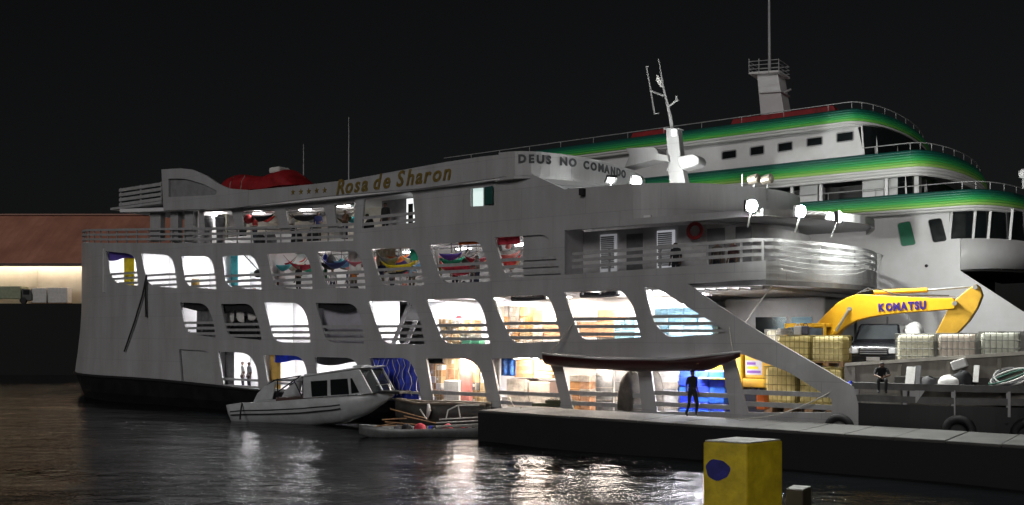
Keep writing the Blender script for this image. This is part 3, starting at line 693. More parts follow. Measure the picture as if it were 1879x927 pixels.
MB().tube([(S(x, y, 2)[0], 2, S(x, y, 2)[1]) for x, y in ((580, 340), (640, 332), (680, 325))], .05, 6).build('roof_pipe', RAILM, ferry)
u, w = S(1070, 352, -.05); MB().box((u-.1, -.22, w-.15), (u+.1, -.02, w+.12)).build('loudspeaker', BLACK, ferry)
# red covered raft on the roof
t = sthing('covered_raft', 'red tarpaulin-covered raft lying on the ferry roof behind the fin', 'raft', S(490, 345, 3)[0], 3, S(490, 346, 3)[1]-.25)
u0, u1 = S(414, 345, 3)[0], S(566, 345, 3)[0]; uc = S(490, 345, 3)[0]
def raft(a, b):
    x = (u0+(u1-u0)*a) - uc; hh = (.95 + .18*math.sin(a*7) + .25*max(0, math.sin((a-.55)*6))) * min(1, a*7, (1-a)*5)
    an = math.pi*b; return (x, -1.1*math.cos(an), .05 + hh*math.sin(an)**.6 + .03*math.sin(17*a+9*b))
MB().grid(raft, 40, 14).build('cover', RED, t, smooth=True)
MB().box((.7, -.5, .95), (1.55, .4, 1.3)).build('white_bundle', WHF, t, bevel=.12)
for x in (-1.9, -.9): MB().tube([(x, -1.12, .1), (x+.02, -1.05, .6), (x, -.8, .95)], .02, 5).build('lashing', ROPE, t)
# mooring rope down the stern quarter and the drape over the bow rail
for pts, lb in (([(269, 505), (262, 540), (247, 590), (228, 645)], 'dark mooring rope hanging down the stern quarter of the ferry'), ([(269, 507), (267, 535), (268, 582)], 'short dark rope end beside the long mooring rope at the stern')):
    tag(MB().tube([W(*(lambda q: (q[0], -.12, q[1]))(S(x, y, -.12))) for x, y in pts], .05, 6).build('mooring_rope', ROPED), lb, 'rope')
pm = bpy.data.materials.new('clear_plastic_sheet'); pm.use_nodes = True; n = pm.node_tree.nodes; l = pm.node_tree.links
ps = n['Principled BSDF']; ps.inputs['Base Color'].default_value = (.75, .77, .76, 1); ps.inputs['Roughness'].default_value = .4
tcn = n.new('ShaderNodeTexCoord'); nz = n.new('ShaderNodeTexNoise'); nz.inputs['Scale'].default_value = 1.6; nz.inputs['Detail'].default_value = 5
mrn = n.new('ShaderNodeMapRange'); mrn.inputs[1].default_value = .35; mrn.inputs[2].default_value = .75; mrn.inputs[3].default_value = .02; mrn.inputs[4].default_value = .22
l.new(tcn.outputs['Object'], nz.inputs['Vector']); l.new(nz.outputs['Fac'], mrn.inputs[0]); l.new(mrn.outputs[0], ps.inputs['Alpha'])
pgo = [(p[0]+.14, p[1]) for p in pg[1:]]
def sheet(a, b):
    i = a*14.0; k = min(int(i), len(pgo)-2); f = i-k; u = pgo[k][0]+(pgo[k+1][0]-pgo[k][0])*f; v = pgo[k][1]+(pgo[k+1][1]-pgo[k][1])*f
    fold = .07*math.sin(b*9 + a*16*(1-b)) + .05*math.sin(23*a+5*b); sag = .22*math.sin(math.pi*a)*(b*.3)
    return W(u + fold + .16*b*(1-b)*4*.3, v, 7.52 - 1.38*b + sag*.4 - .06*math.sin(math.pi*a)*(1-b))
tag(MB().grid(sheet, 60, 22).build('plastic_sheet', pm, smooth=True), 'clear crumpled plastic sheet draped over the bow gallery rail', 'plastic sheet')
for k in range(7):                         # thin pale strands added to stand for creases in the sheet
    a = S(1408+k*6, 448+k*9, .2); pts = []
    for j in range(11):
        t_ = j/10; i = 14.2*t_; q = min(int(i), len(pgo)-2); v = pgo[q][1]; u = pgo[q][0]+.12
        w = 7.5 - (k*.17)*(1-t_**1.6) - .2*math.sin(math.pi*t_)*(.4+.2*k); pts.append((u, v, max(6.2, w)))
    tag(MB().tube([W(*p) for p in pts], .009, 5).build('crease_strand', mat('crease_pale', (.5, .51, .5), .4)), ['uppermost', 'second highest', 'third highest', 'middle', 'third lowest', 'second lowest', 'lowest'][k] + ' of seven thin strands standing for creases in the plastic sheet on the bow rail', 'cord', 'crease strands across the plastic sheet')
tag(MB().tube([W(13.8, .6, 6.2), W(12.9, .9, 5.2), W(12.2, 1.2, 4.4)], .025, 5).build('guy_rope', ROPE), 'thin pale rope slanting down under the bow gallery deck', 'rope')

# ---------------------------------------------------------------- people
def person(name, label, loc, rz, J, shirt, trousers, skin=(.16, .09, .06), hair=(.01, .01, .01), scale=1.0):
    """J: joints (x right, y back (faces -y), z up); one continuous skinned body"""
    names = list(J.keys()); idx = {k: i for i, k in enumerate(names)}
    rad = dict(pelvis=.145, belly=.135, chest=.15, neck=.055, jaw=.075, head=.098, crown=.07, sl=.07, sr=.07, el=.043, er=.043, wl=.032, wr=.032, hl=.1, hr=.1, kl=.062, kr=.062, al=.045, ar=.045, tl=.035, tr=.035, ml=.04, mr=.04)
    ed = [('pelvis','belly'),('belly','chest'),('chest','neck'),('neck','jaw'),('jaw','head'),('head','crown'),('chest','sl'),('sl','el'),('el','wl'),('wl','ml'),('chest','sr'),('sr','er'),('er','wr'),('wr','mr'),('pelvis','hl'),('hl','kl'),('kl','al'),('al','tl'),('pelvis','hr'),('hr','kr'),('kr','ar'),('ar','tr')]
    for s_, e_, w_ in (('ml', 'el', 'wl'), ('mr', 'er', 'wr')):
        d = (Vector(J[w_])-Vector(J[e_])).normalized(); J[s_] = tuple(Vector(J[w_]) + d*.085); names.append(s_) if s_ not in names else None; idx[s_] = names.index(s_)
    me = bpy.data.meshes.new('body'); me.from_pydata([J[k] for k in names], [(idx[a], idx[b]) for a, b in ed], [])
    o = bpy.data.objects.new('tmp', me); C.objects.link(o)
    md = o.modifiers.new('skin', 'SKIN'); 
    if not me.skin_vertices: me.skin_vertices.new() if hasattr(me.skin_vertices, 'new') else None
    lay = me.skin_vertices[0].data
    for k in names:
        lay[idx[k]].radius = (rad[k], rad[k]*(.72 if k in ('pelvis','belly','chest') else 1)); lay[idx[k]].use_root = (k == 'pelvis')
    md.use_smooth_shade = True
    o.modifiers.new('sub', 'SUBSURF').levels = 2; o.modifiers['sub'].render_levels = 2
    dg = bpy.context.evaluated_depsgraph_get(); nm = bpy.data.meshes.new_from_object(o.evaluated_get(dg)); bpy.data.objects.remove(o)
    zone = {('neck','jaw'): 0, ('jaw','head'): 0, ('head','crown'): 3, ('el','wl'): 0, ('er','wr'): 0, ('wl','ml'): 0, ('wr','mr'): 0, ('hl','kl'): 2, ('kl','al'): 2, ('hr','kr'): 2, ('kr','ar'): 2, ('al','tl'): 4, ('ar','tr'): 4}
    segs = [(Vector(J[a]), Vector(J[b]), zone.get((a, b), 1), (a, b)) for a, b in ed]
    face_y = Vector(J['jaw'])
    mats = [mat('skin_%g' % skin[0], skin, .5), mat('cloth_%g_%g_%g' % shirt, shirt, .85, var=.2), mat('cloth_%g_%g_%g' % trousers, trousers, .85, var=.2), mat('hair', hair, .6), mat('shoe', (.02, .02, .02), .6)]
    nm.materials.clear()
    for m_ in mats: nm.materials.append(m_)
    bm = bmesh.new(); bm.from_mesh(nm)
    hd = Vector(J['head'])
    for f in bm.faces:
        c = f.calc_center_median(); best = 9; z = 1
        for a, b, zz, kk in segs:
            ab = b-a; t = max(0, min(1, (c-a).dot(ab)/max(1e-6, ab.length_squared))); d = (c-(a+ab*t)).length
            if d < best: best = d; z = zz
        if z == 0 and (c-hd).length < .13 and (c.y > hd.y+.03 or c.z > hd.z+.05): z = 3
        f.material_index = z; f.smooth = True
    def lump(c, r, mi, sc_=(1, 1, 1)):
        q = bmesh.ops.create_icosphere(bm, subdivisions=1, radius=r, matrix=Matrix.Translation(c) @ Matrix.Diagonal((*sc_, 1)))
        for v in q['verts']:
            for f in v.link_faces: f.material_index = mi; f.smooth = True
    ax = (Vector(J['crown'])-Vector(J['jaw'])).normalized()
    lump(hd+Vector((0, -.1, -.025)), .018, 0, (.8, 1.2, 1.3)); lump(hd+Vector((.033, -.088, .005)), .011, 3); lump(hd+Vector((-.033, -.088, .005)), .011, 3)
    lump(hd+Vector((0, -.09, -.06)), .02, 3, (1.2, .4, .25)); lump(hd+Vector((.095, 0, -.01)), .025, 0, (.4, .8, 1.2)); lump(hd+Vector((-.095, 0, -.01)), .025, 0, (.4, .8, 1.2))
    for m_, w_, sg in (('ml', 'wl', 1), ('mr', 'wr', -1)):      # five fingers on each hand
        p = Vector(J[m_]); d = (p-Vector(J[w_])).normalized(); sd = d.cross(Vector((1, 0, 0))); sd = sd.normalized() if sd.length > .1 else Vector((0, 1, 0)); nn_ = d.cross(sd)
        for k in range(5):
            if k < 4: base = p + sd*(k-1.5)*.02; dr = (d + nn_*.15).normalized(); ln = (.06, .07, .075, .062)[k]; 
            else: base = p - d*.05 + sd*.03; dr = (d*.6 + sd*.8).normalized(); ln = .055
            pts = [base, base+dr*ln*.5, base+(dr+nn_*.35).normalized()*ln]; mbx = MB().tube(pts, [.0095, .009, .006], 5)
            vv = [bm.verts.new(q) for q in mbx.v]
            for f in mbx.f:
                try: ff = bm.faces.new([vv[i] for i in f]); ff.material_index = 0; ff.smooth = True
                except ValueError: pass
    bm.to_mesh(nm); bm.free()
    nm.name = name
    ob = bpy.data.objects.new(name, nm); C.objects.link(ob); ob.location = loc; ob.rotation_euler = (0, 0, rz); ob.scale = (scale,)*3
    return tag(ob, label, 'person')
def pose(**k):
    J = dict(pelvis=(0,0,.95), belly=(0,0,1.1), chest=(0,0,1.32), neck=(0,-.01,1.47), jaw=(0,-.02,1.53), head=(0,-.02,1.61), crown=(0,-.01,1.68),
             sl=(.17,0,1.38), el=(.22,.03,1.1), wl=(.23,-.05,.86), sr=(-.17,0,1.38), er=(-.22,.03,1.1), wr=(-.23,-.05,.86),
             hl=(.09,0,.9), kl=(.1,-.02,.5), al=(.1,.03,.08), tl=(.11,-.12,.035), hr=(-.09,0,.9), kr=(-.1,-.02,.5), ar=(-.1,.03,.08), tr=(-.11,-.12,.035))
    J.update(k); return J
def seat_pose():
    return pose(pelvis=(0,0,.14), belly=(0,-.03,.28), chest=(0,-.12,.46), neck=(0,-.2,.58), jaw=(0,-.25,.62), head=(0,-.28,.68), crown=(0,-.28,.75), sl=(.17,-.14,.5), el=(.25,-.3,.28), wl=(.1,-.48,.24), sr=(-.17,-.14,.5), er=(-.25,-.3,.28), wr=(-.08,-.48,.22),
                hl=(.09,-.04,.12), kl=(.13,-.45,.14), al=(.12,-.42,-.27), tl=(.13,-.56,-.32), hr=(-.09,-.04,.12), kr=(-.13,-.45,.14), ar=(-.12,-.42,-.27), tr=(-.13,-.56,-.32))
x, y = G(1270, 765, PT)
person('person', 'person in dark clothes walking along the pier before the blue packs', (x, y, PT), .35, pose(kl=(.11,-.16,.5), al=(.12,-.08,.1), tl=(.12,-.23,.06), kr=(-.1,.02,.5), ar=(-.1,.25,.1), tr=(-.11,.12,.035), el=(.24,.1,1.1), wl=(.27,.02,.87), er=(-.25,-.02,1.12), wr=(-.3,-.12,.92)), (.02, .02, .022), (.018, .018, .022))
u = SU(1618, .25); person('person', 'person in black sitting hunched on the bow bulwark ledge', W(u, .2, 2.58), SA + .3, seat_pose(), (.012, .012, .014), (.02, .02, .022), scale=.92)
for px, v, lb, cl in ((1240, .75, 'person with dark top leaning at the gallery rail beside the right louvred door', (.03, .03, .035)), (1316, 1.0, 'person in brown standing left of the pair behind the gallery rail near the floodlight', (.06, .045, .04)), (1345, 1.0, 'person in dark red standing right of the pair behind the gallery rail near the floodlight', (.07, .025, .03))):
    person('person', lb, W(SU(px, v), v, 6.1), SA + R.uniform(-.3, .5), pose(), cl, (.02, .02, .03), scale=.94)
for px, lb, cl in ((446, 'person in a white shirt standing in the lit lower doorway, left of two', (.6, .6, .6)), (463, 'person in a grey patterned shirt standing in the lit lower doorway, right of two', (.35, .35, .37))):
    u = SU(px, .9); person('person', lb, W(u, .9 if px < 450 else .7, 1.0+sh(u, .35)), SA + R.uniform(-.4, .4), pose(), cl, (.05, .05, .07), scale=.93)
u = SU(684, .8); wd_ = 8.72
st = sthing('bench', 'low wooden bench behind the upper rail under the gold lettering', 'bench', SU(690, .8), .8, wd_)
MB().box((-.7, -.2, .4), (.7, .2, .46)).build('seat', WOOD, st)
for a in (-.6, .6): MB().box((a-.04, -.18, 0), (a+.04, .18, .4)).build('leg', WOOD, st)
person('person', 'person in dark clothes sitting on the bench behind the upper rail', W(u, .8, wd_+.46), SA - .5, seat_pose(), (.02, .02, .02), (.03, .03, .035))
person('person', 'person in black standing beside the lit doorway on the upper deck', W(SU(706, .7), .75, wd_), SA + .2, pose(), (.018, .018, .018), (.02, .02, .02))

# ---------------------------------------------------------------- small craft
def PLN(o, ang, yo):
    d = Vector((math.cos(ang), math.sin(ang))); nrm = Vector((-d.y, d.x)); q = Vector(o[:2]) + nrm*yo
    def f(px, py):
        dx = (px-CX)/F; t = (q.x*nrm.x+q.y*nrm.y)/(dx*nrm.x+nrm.y); p = Vector((dx*t, t)); return ((p-Vector(o[:2])).dot(d), ZC+(HY-py)/F*t)
    return f
def lerp(tab, x):
    for a, b in zip(tab, tab[1:]):
        if x <= b[0]: t = (x-a[0])/(b[0]-a[0]); return a[1]+(b[1]-a[1])*max(0, t)
    return tab[-1][1]
def hull(L_, beam, sheer, keel, prof, mb=None, n=28, mi=0, inner=.9, flare=.75):
    """loft: open shell. prof: (t, half-beam factor)"""
    mb = mb or MB(); vs = []; 
    for i in range(n+1):
        t = i/n; x = t*L_; b = beam/2*lerp(prof, t); z1 = lerp(sheer, t); z0 = lerp(keel, t)
        for s_, zz in ((-1, 1), (-(.5+.5*flare)*.98, .62), (-flare*.86, .3), (-flare*.5, .1), (0, 0), (flare*.5, .1), (flare*.86, .3), ((.5+.5*flare)*.98, .62), (1, 1)):
            vs.append((x, s_*b, z0+(z1-z0)*zz))
    fs = [(9*i+k, 9*i+9+k, 9*i+10+k, 9*i+1+k) for i in range(n) for k in range(8)] + [tuple(range(9))]
    return mb.add(vs, fs, mi)
# white cabin speedboat
sa = Vector((-13.0, 44.3)); sb = Vector((-5.2, 40.75)); SL = (sb-sa).length; sang = math.atan2(sb.y-sa.y, sb.x-sa.x)
sp = thing('cabin_speedboat', 'white cabin speedboat with dark windows moored beside the ferry', 'speedboat', (sa.x, sa.y, 0), sang)
f = PLN(sa, sang, -1.1)
def tx(px): return f(px, 700)[0]/SL
BOATW = mat('boat_white', (.52, .54, .56), .35, var=.12, scale=1.5, bump=.06)
sheer = [(0, .82), (.1, .95), (.3, 1.06), (.6, 1.30), (.8, 1.42), (1, 1.62)]; keel = [(0, -.25), (.5, -.1), (.7, .15), (.85, .6), (1, 1.45)]
prof = [(0, .82), (.25, 1), (.6, 1), (.8, .78), (.93, .4), (1, .05)]
hu = hull(SL, 2.3, sheer, keel, prof, n=36).build('hull', BOATW, sp, smooth=True, solid=.04)
for dz in (.42, .62):
    pts = []
    for i in range(31):
        t = .02+.72*i/30; b = 1.15*lerp(prof, t); z1 = lerp(sheer, t); z0 = lerp(keel, t); zz = 1-dz*.75; fac = 1 if zz > .9 else (.875*.98+.0 + (1-.875*.98)*max(0, (zz-.62)/.38)); pts.append((t*SL, -b*fac-.03, z0+(z1-z0)*zz))
    MB().tube(pts, .028, 5).build('stripe', BLACK, sp)
mb = MB(); mb.prism([(i/20*SL*.99, -1.1*lerp(prof, i/20)) for i in range(21)] + [(i/20*SL*.99, 1.1*lerp(prof, i/20)) for i in range(20, -1, -1)], lambda a, b, d: (a, b, lerp(sheer, a/SL) - .12 + d), 0, .03); mb.build('deck', BOATW, sp)
cp = [f(*p) for p in ((552,690),(600,683),(647,676),(680,673),(686,678),(705,722),(552,731))]
def cab(p, y): return (p[0], y, p[1])
xx = [f(p, 700)[0] for p in (566, 597, 601, 635)]
cab_poly = [f(*p) for p in ((553,692),(654,678),(676,722),(553,731))]
w1 = [f(*p) for p in ((566,700),(597,698),(597,727),(568,729))]; w2 = [f(*p) for p in ((602,697),(634,695),(637,724),(603,726))]; w3 = [f(*p) for p in ((639,695),(642,694),(656,721),(641,723))]
for sgn in (-1, 1):
    plate(cab_poly, [w1, w2, w3], lambda a, b, d, s=sgn: (a, s*(.95-d), b), .05, .6).build('cabin_side', BOATW, sp)
    for w_ in (w1, w2, w3): MB().prism(w_, lambda a, b, d: (a, d, b), sgn*.92, sgn*.93).build('window', GLASSD, sp)
rf = [f(*p) for p in ((548,690),(600,682),(640,676),(660,673))]
mb = MB(); mb.prism(rf + [(p[0], p[1]-.07) for p in reversed(rf)], lambda a, b, d: (a, d, b), -1.02, 1.02); ro = mb.build('cabin_roof', BOATW, sp, bevel=.025)
a1, a2 = f(655, 678), f(678, 722)
fr_ = [(a1[0], a1[1]), (a2[0], a2[1])]
MB().add([(a1[0]-.02, -.86, a1[1]-.05), (a2[0]-.02, -.86, a2[1]), (a2[0]-.02, .86, a2[1]), (a1[0]-.02, .86, a1[1]-.05)], [(0, 1, 2, 3)]).build('windshield', GLASSD, sp, solid=.02)
for yv in (-.93, -.02, .93): MB().bar((a1[0], yv, a1[1]-.03), (a2[0], yv, a2[1]), .08, .07).build('windshield_frame', BOATW, sp)
MB().bar((f(553, 700)[0], -.9, 2.1), (f(553, 700)[0], .9, 2.1), .04, .5).build('aft_bulkhead', BOATW, sp)
for a, b in (((498,698),(548,690)), ((505,720),(548,690)), ((505,695),(506,730)), ((535,697),(550,728)), ((480,712),(500,698))):
    for yv in (-.95, .9): p, q = f(*a), f(*b); MB().tube([(p[0], yv, p[1]), (q[0], yv, q[1])], .03, 6).build('canopy_strut', DARK, sp)
p, q = f(497,699), f(550,690); MB().box((p[0], -.95, p[1]-.02), (q[0], .95, p[1]+.04)).build('canopy', GRYF, sp)
for yv in (-1.02, .96): MB().prism([f(*p_) for p_ in ((462,738),(470,722),(483,709),(503,699),(501,716),(497,733))], lambda a, b, d: (a, d, b), yv, yv+.06).build('aft_coaming', BOATW, sp, bevel=.02)
MB().box((f(500,730)[0], -.9, .9), (f(545,730)[0], .9, 1.25)).build('seat', mat('seat_brown', (.09, .05, .04), .6), sp, bevel=.05)
for yv in (-.6, .6): MB().tube([(.76*SL, yv*.9, 1.4), (.8*SL, yv*.9, 1.78), (.97*SL, yv*.12, 1.95), (.985*SL, 0, 1.6)], .022, 6).build('bow_rail', STEEL, sp)
p = f(694, 722); MB().box((p[0]-.4, -.5, p[1]-.05), (p[0]+.7, .5, p[1]+.06)).build('bow_hatch', BLACK, sp, bevel=.02)
MB().box((f(630,676)[0], -.4, 2.66), (f(648,676)[0], .4, 2.76)).build('roof_vent', BOATW, sp, bevel=.02)
MB().tube([(.12*SL, -1.05, .95), (.125*SL, -1.2, .6), (.12*SL, -1.2, .2)], .04, 6).build('fender_rope', ROPED, sp)
# aluminium launch with slatted rail, by the pier end
la = Vector((-6.2, 37.6)); lb_ = Vector((-.75, 38.0)); LL = (lb_-la).length; lang = math.atan2(lb_.y-la.y, lb_.x-la.x)
lo = thing('aluminium_launch', 'low grey aluminium launch with gear aboard beside the pier end', 'boat', (la.x, la.y, 0), lang)
hull(LL, 1.3, [(0, .5), (.3, .34), (1, .4)], [(0, .1), (.15, -.15), (1, -.2)], [(0, .1), (.15, .7), (.4, 1), (1, .9)], n=24).build('hull', mat('aluminium_grey', (.22, .23, .23), .4, .4, var=.2), lo, smooth=True, solid=.03)
f = PLN(la, lang, -.6)
for k in range(5):
    a, b = f(800 if k else 806, 772+k*6.2-2), f(884, 766+k*6.2)
    MB().tube([(a[0], -.55, max(.42, a[1])), (b[0], -.5, max(.45, b[1]))], .028, 6).build('slat_rail', PTUBE, lo)
for a, b in (((818,772),(822,754)), ((822,754),(840,745)), ((840,745),(880,745)), ((841,746),(845,770)), ((770,752),(783,771))):
    p, q = f(*a), f(*b); MB().tube([(p[0], -.3, max(.35, p[1])), (q[0], -.3, q[1])], .03, 6).build('frame_tube', PTUBE, lo)
for px, m_, s_ in ((770, REDF, .26), (822, REDF, .24), (700, GRYF, .2), (730, GRYF, .22), (745, DARK, .25), (800, BLACK, .2)):
    p = f(px, 785); MB().lathe([(s_*.7, 0), (s_, s_*.5), (s_*.8, s_*1.3), (s_*.3, s_*1.6)], 10, (p[0], -.1, .12)).build('gear_bag', m_, lo, smooth=True)
for a, b in (((683,786),(725,779)), ((700,772),(745,771)), ((715,752),(785,772)), ((690,783),(740,784)), ((740,765),(800,780)), ((705,776),(770,783))):
    p, q = f(*a), f(*b); MB().tube([(p[0], -.2, max(.4, p[1])), (q[0], .1, max(.42, q[1]))], .028, 6).build('oar', WOOD, lo)
for q_i in range(14):
    xx = .8 + q_i*.33; hh = R.uniform(.1, .26); M = Matrix.Translation((xx, R.uniform(-.3, .2), .16)) @ Matrix.Rotation(R.uniform(-.6, .6), 4, 'Z')
    MB().box((0, 0, 0), (R.uniform(.12, .3), R.uniform(.1, .25), hh), M=M).build('gear_box', [GRYF, WHF, DARK, REDF, STEEL, GRYF, BLUE][q_i % 7], lo, bevel=.015)
# dark wooden canoe behind it
da = Vector((-5.0, 39.9)); db = Vector((-1.0, 38.95)); DL = (db-da).length; dang = math.atan2(db.y-da.y, db.x-da.x)
dc = thing('wooden_boat', 'dark wooden boat with a brown gunwale between the launch and the ferry', 'boat', (da.x, da.y, 0), dang)
DW = mat('dark_boat_wood', (.05, .045, .04), .6, var=.3, scale=3)
sh2 = [(0, 1.35), (.3, 1.22), (.7, 1.25), (1, 1.2)]
pr2 = [(0, .1), (.2, .75), (.5, 1), (1, .85)]
hull(DL, 1.1, sh2, [(0, .6), (.2, -.1), (1, -.2)], pr2).build('hull', DW, dc, smooth=True, solid=.04)
for s_ in (-1, 1): MB().tube([(DL*i/20, s_*.56*lerp(pr2, i/20), lerp(sh2, i/20)) for i in range(21)], .06, 7).build('gunwale', mat('gunwale_brown', (.16, .13, .10), .6, var=.2), dc, smooth=True)
f = PLN(da, dang, -.6); p = f(787, 741); q = f(785, 766)
MB().tube([(p[0], -.66, p[1]), (p[0]+.03, -.68, (p[1]+q[1])/2), (q[0], -.66, q[1])], [.05, .1, .05], 9).build('boat_fender', WHF, dc, smooth=True)
# the red boat slung along the ferry's side
vc = -.75; u0, u1 = SU(1003, vc), SU(1358, vc)
rb = sthing('slung_boat', 'dark red wooden boat with white gunwale slung along the ferry side over the pier', 'boat', u0, vc, 0)
RL = u1-u0; wg = S(1003, 650, vc)[1]
sh3 = [(0, wg), (.35, wg-.14), (.7, wg-.12), (1, S(1358, 647, vc)[1])]; kl3 = [(0, wg-.4), (.12, wg-.5), (.5, wg-.58), (.85, wg-.5), (1, S(1358, 652, vc)[1]-.05)]
pr3 = [(0, .55), (.25, 1), (.65, .95), (.9, .45), (1, .05)]
hull(RL, 1.15, sh3, kl3, pr3, n=30, flare=.85).build('hull', mat('oxblood_boat_paint', (.045, .008, .009), .35, var=.3, scale=2), rb, smooth=True, solid=.03)
for s_ in (-1, 1): MB().tube([(RL*i/24, s_*.575*lerp(pr3, i/24), lerp(sh3, i/24)+.02) for i in range(25)], .045, 7).build('gunwale', HULL, rb, smooth=True)
for t in (.3, .55, .8): MB().box((RL*t, -.5*lerp(pr3, t), wg-.25), (RL*t+.2, .5*lerp(pr3, t), wg-.21)).build('thwart', WOOD, rb)
for (a, b) in (((1050, 590), (1008, 651)), ((1335, 600), (1345, 649))):
    p = S(a[0], a[1], -.15); q = S(b[0], b[1], vc); tag(MB().tube([W(p[0], -.02, p[1]), W(q[0], vc, q[1]-.02)], .022, 6).build('sling_rope', ROPE), ('pale rope from the ferry rail to the stern of the slung red boat' if a[0] < 1100 else 'pale rope from the ferry side to the bow of the slung red boat'), 'rope')
# ---------------------------------------------------------------- excavator on the foredeck
VE = 4.0
ex = sthing('excavator', 'yellow tracked excavator with raised boom lettered on its side, on the ferry foredeck', 'excavator', 12.2, VE, 1.1)
def e(px, py, v=VE-.25): u, w = S(px, py, v); return (u-12.2, w-1.1)
def xp(name, pts, v0, v1, m=YEL, parent=None, bevel=.02): return MB().prism([e(*p) for p in pts], lambda a, b, d: (a, d, b), v0, v1).build(name, m, parent or ex, bevel=bevel)
boom = xp('boom', [(1466,662),(1480,616),(1500,592),(1518,573),(1536,556),(1553,546),(1573,540),(1600,541),(1628,543),(1711,547),(1748,547),(1756,556),(1751,567),(1704,571),(1660,574),(1621,578),(1596,582),(1573,588),(1556,596),(1543,606),(1535,616),(1500,668)], -.25, .25, bevel=.03)
stick = xp('stick', [(1722,640),(1716,612),(1727,590),(1739,566),(1756,546),(1778,529),(1790,521),(1797,527),(1802,542),(1793,565),(1777,590),(1756,612),(1740,640)], -.19, .19, mat('yellow_machine_paint_dull', (.55, .31, .02), .45, var=.15, scale=2), bevel=.03)
def cyl(a, b, c, r0, r1, y, name):
    A, B, Cc = e(*a), e(*b), e(*c)
    o = MB().tube([(A[0], y, A[1]), (B[0], y, B[1])], r0, 12).build(name, YEL, ex, smooth=False)
    MB().tube([(B[0], y, B[1]), (Cc[0], y, Cc[1])], r1, 10).build('piston_rod', STEEL, o)
cyl((1601,536), (1699,532), (1786,525), .085, .045, 0, 'stick_cylinder')
for y in (-.33, .33): cyl((1500,650), (1535,608), (1559,568), .09, .05, y, 'boom_cylinder')
for p, y in (((1559,567), -.26), ((1752,557), -.27), ((1789,527), -.22)):
    q = e(*p); MB().tube([(q[0], y-.05, q[1]), (q[0], -y+.05, q[1])], .08, 12).build('pivot_pin', STEEL, ex)
MB().tube([(e(1575,538)[0], -.1, e(1575,538)[1]+.03), (e(1600,534)[0], -.12, e(1600,534)[1]+.05), (e(1610,530)[0], -.05, e(1610,530)[1]), (e(1640,542)[0], -.1, e(1640,542)[1]+.04), (e(1740,545)[0], -.1, e(1740,545)[1]+.05)], .025, 6).build('hydraulic_hose', BLACK, ex)
MB().tube([(e(1568,540)[0], .08, e(1568,540)[1]+.03), (e(1590,531)[0], .08, e(1590,531)[1]+.05), (e(1606,538)[0], .08, e(1606,538)[1]+.05)], .03, 6).build('hydraulic_hose', BLACK, ex)
MB().tube([(e(1625,542)[0], .1, e(1625,542)[1]+.04), (e(1750,546)[0], .1, e(1750,546)[1]+.05)], .02, 6).build('hydraulic_hose', STEEL, ex)
a = e(1612, 571, VE-.27); b = e(1699, 566, VE-.27)
letters('KOMATSU', (a[0], -.258, a[1]), (b[0]-a[0], 0, b[1]-a[1]), .37, 0, .024, mat('lettering_indigo', (.035, .012, .17), .4), ex, .05)
# house, cab, counterweight, tracks
MB().box((-1.0, -1.2, 1.0), (2.3, 1.2, 1.35)).build('platform', YEL, ex, bevel=.04)
MB().prism([(-2.2, .95), (-1.0, .85), (-.55, 1.0), (-.55, 2.35), (-1.2, 2.45), (-2.1, 2.25)], lambda a, b, d: (a, d, b), -1.25, 1.25).build('counterweight', YEL, ex, bevel=.1)
MB().box((-.5, -1.2, 1.36), (.7, -.1, 2.35)).build('engine_cover', YEL, ex, bevel=.05)
MB().box((-.45, -1.215, 1.5), (.2, -1.203, 2.05)).build('side_label', mat('label_white', (.7, .65, .68), .5), ex)
for k in range(3): MB().box((-.4, -1.225, 1.56+.16*k), (.15-.1*k, -1.216, 1.66+.16*k)).build('label_band', mat('label_violet', (.2, .05, .3), .5) if k != 1 else YELF, ex)
c0 = e(1454, 600)[0]
cabf = MB()
for (a, b) in ((c0, -.95), (c0+1.45, -.95), (c0, .1), (c0+1.45, .1)): cabf.box((a-.05, b-.05, 1.36), (a+.05, b+.05, 3.42))
for z in (1.42, 3.38):
    cabf.box((c0-.05, -1.0, z-.05), (c0+1.5, -.9, z+.05)); cabf.box((c0-.05, .05, z-.05), (c0+1.5, .15, z+.05)); cabf.box((c0-.05, -1, z-.05), (c0+.05, .15, z+.05)); cabf.box((c0+1.4, -1, z-.05), (c0+1.5, .15, z+.05))
cabf.box((c0-.05, -1, 3.4), (c0+1.5, .15, 3.48)); cb = cabf.build('cab', YEL, ex, bevel=.02)
MB().box((c0+.05, -.97, 1.5), (c0+1.4, -.955, 3.3)).build('cab_window', mat('cab_glass', (.10, .13, .16), .1, var=.1), cb)
MB().box((c0-.03, -.9, 1.5), (c0-.015, .05, 3.3)).build('cab_window', mat('cab_glass', (.1, .13, .16)), cb)
for y in (-1.0, 1.0):
    pts = []
    for i in range(28):
        t = i/28*2*math.pi; pts.append((.3+1.9*max(-1, min(1, 1.5*math.cos(t))), .0, .45+.38*math.sin(t)))
    tk = MB().prism([(p[0], p[2]) for p in pts], lambda a, b, d: (a, d, b), y-.3, y+.3).build('track', BLACK, ex)
    for k in range(14): MB().box((-1.5+k*.27, y-.31, .815), (-1.38+k*.27, y+.31, .86)).build('track_shoe', STEEL, tk)
MB().lathe([(.7, .7), (.7, 1.0)], 18, (.4, 0, 0)).build('slew_ring', DARK, ex)
bk_ = e(1730, 640); MB().prism([(bk_[0]-.3, bk_[1]+.1), (bk_[0]+.3, bk_[1]+.1), (bk_[0]+.2, bk_[1]-.5), (bk_[0]-.35, bk_[1]-.75), (bk_[0]-.8, bk_[1]-.4), (bk_[0]-.7, bk_[1]-.05)], lambda a, b, d: (a, d, b), -.5, .5).build('bucket', mat('bucket_steel', (.10, .08, .05), .5, .6), ex, bevel=.02)

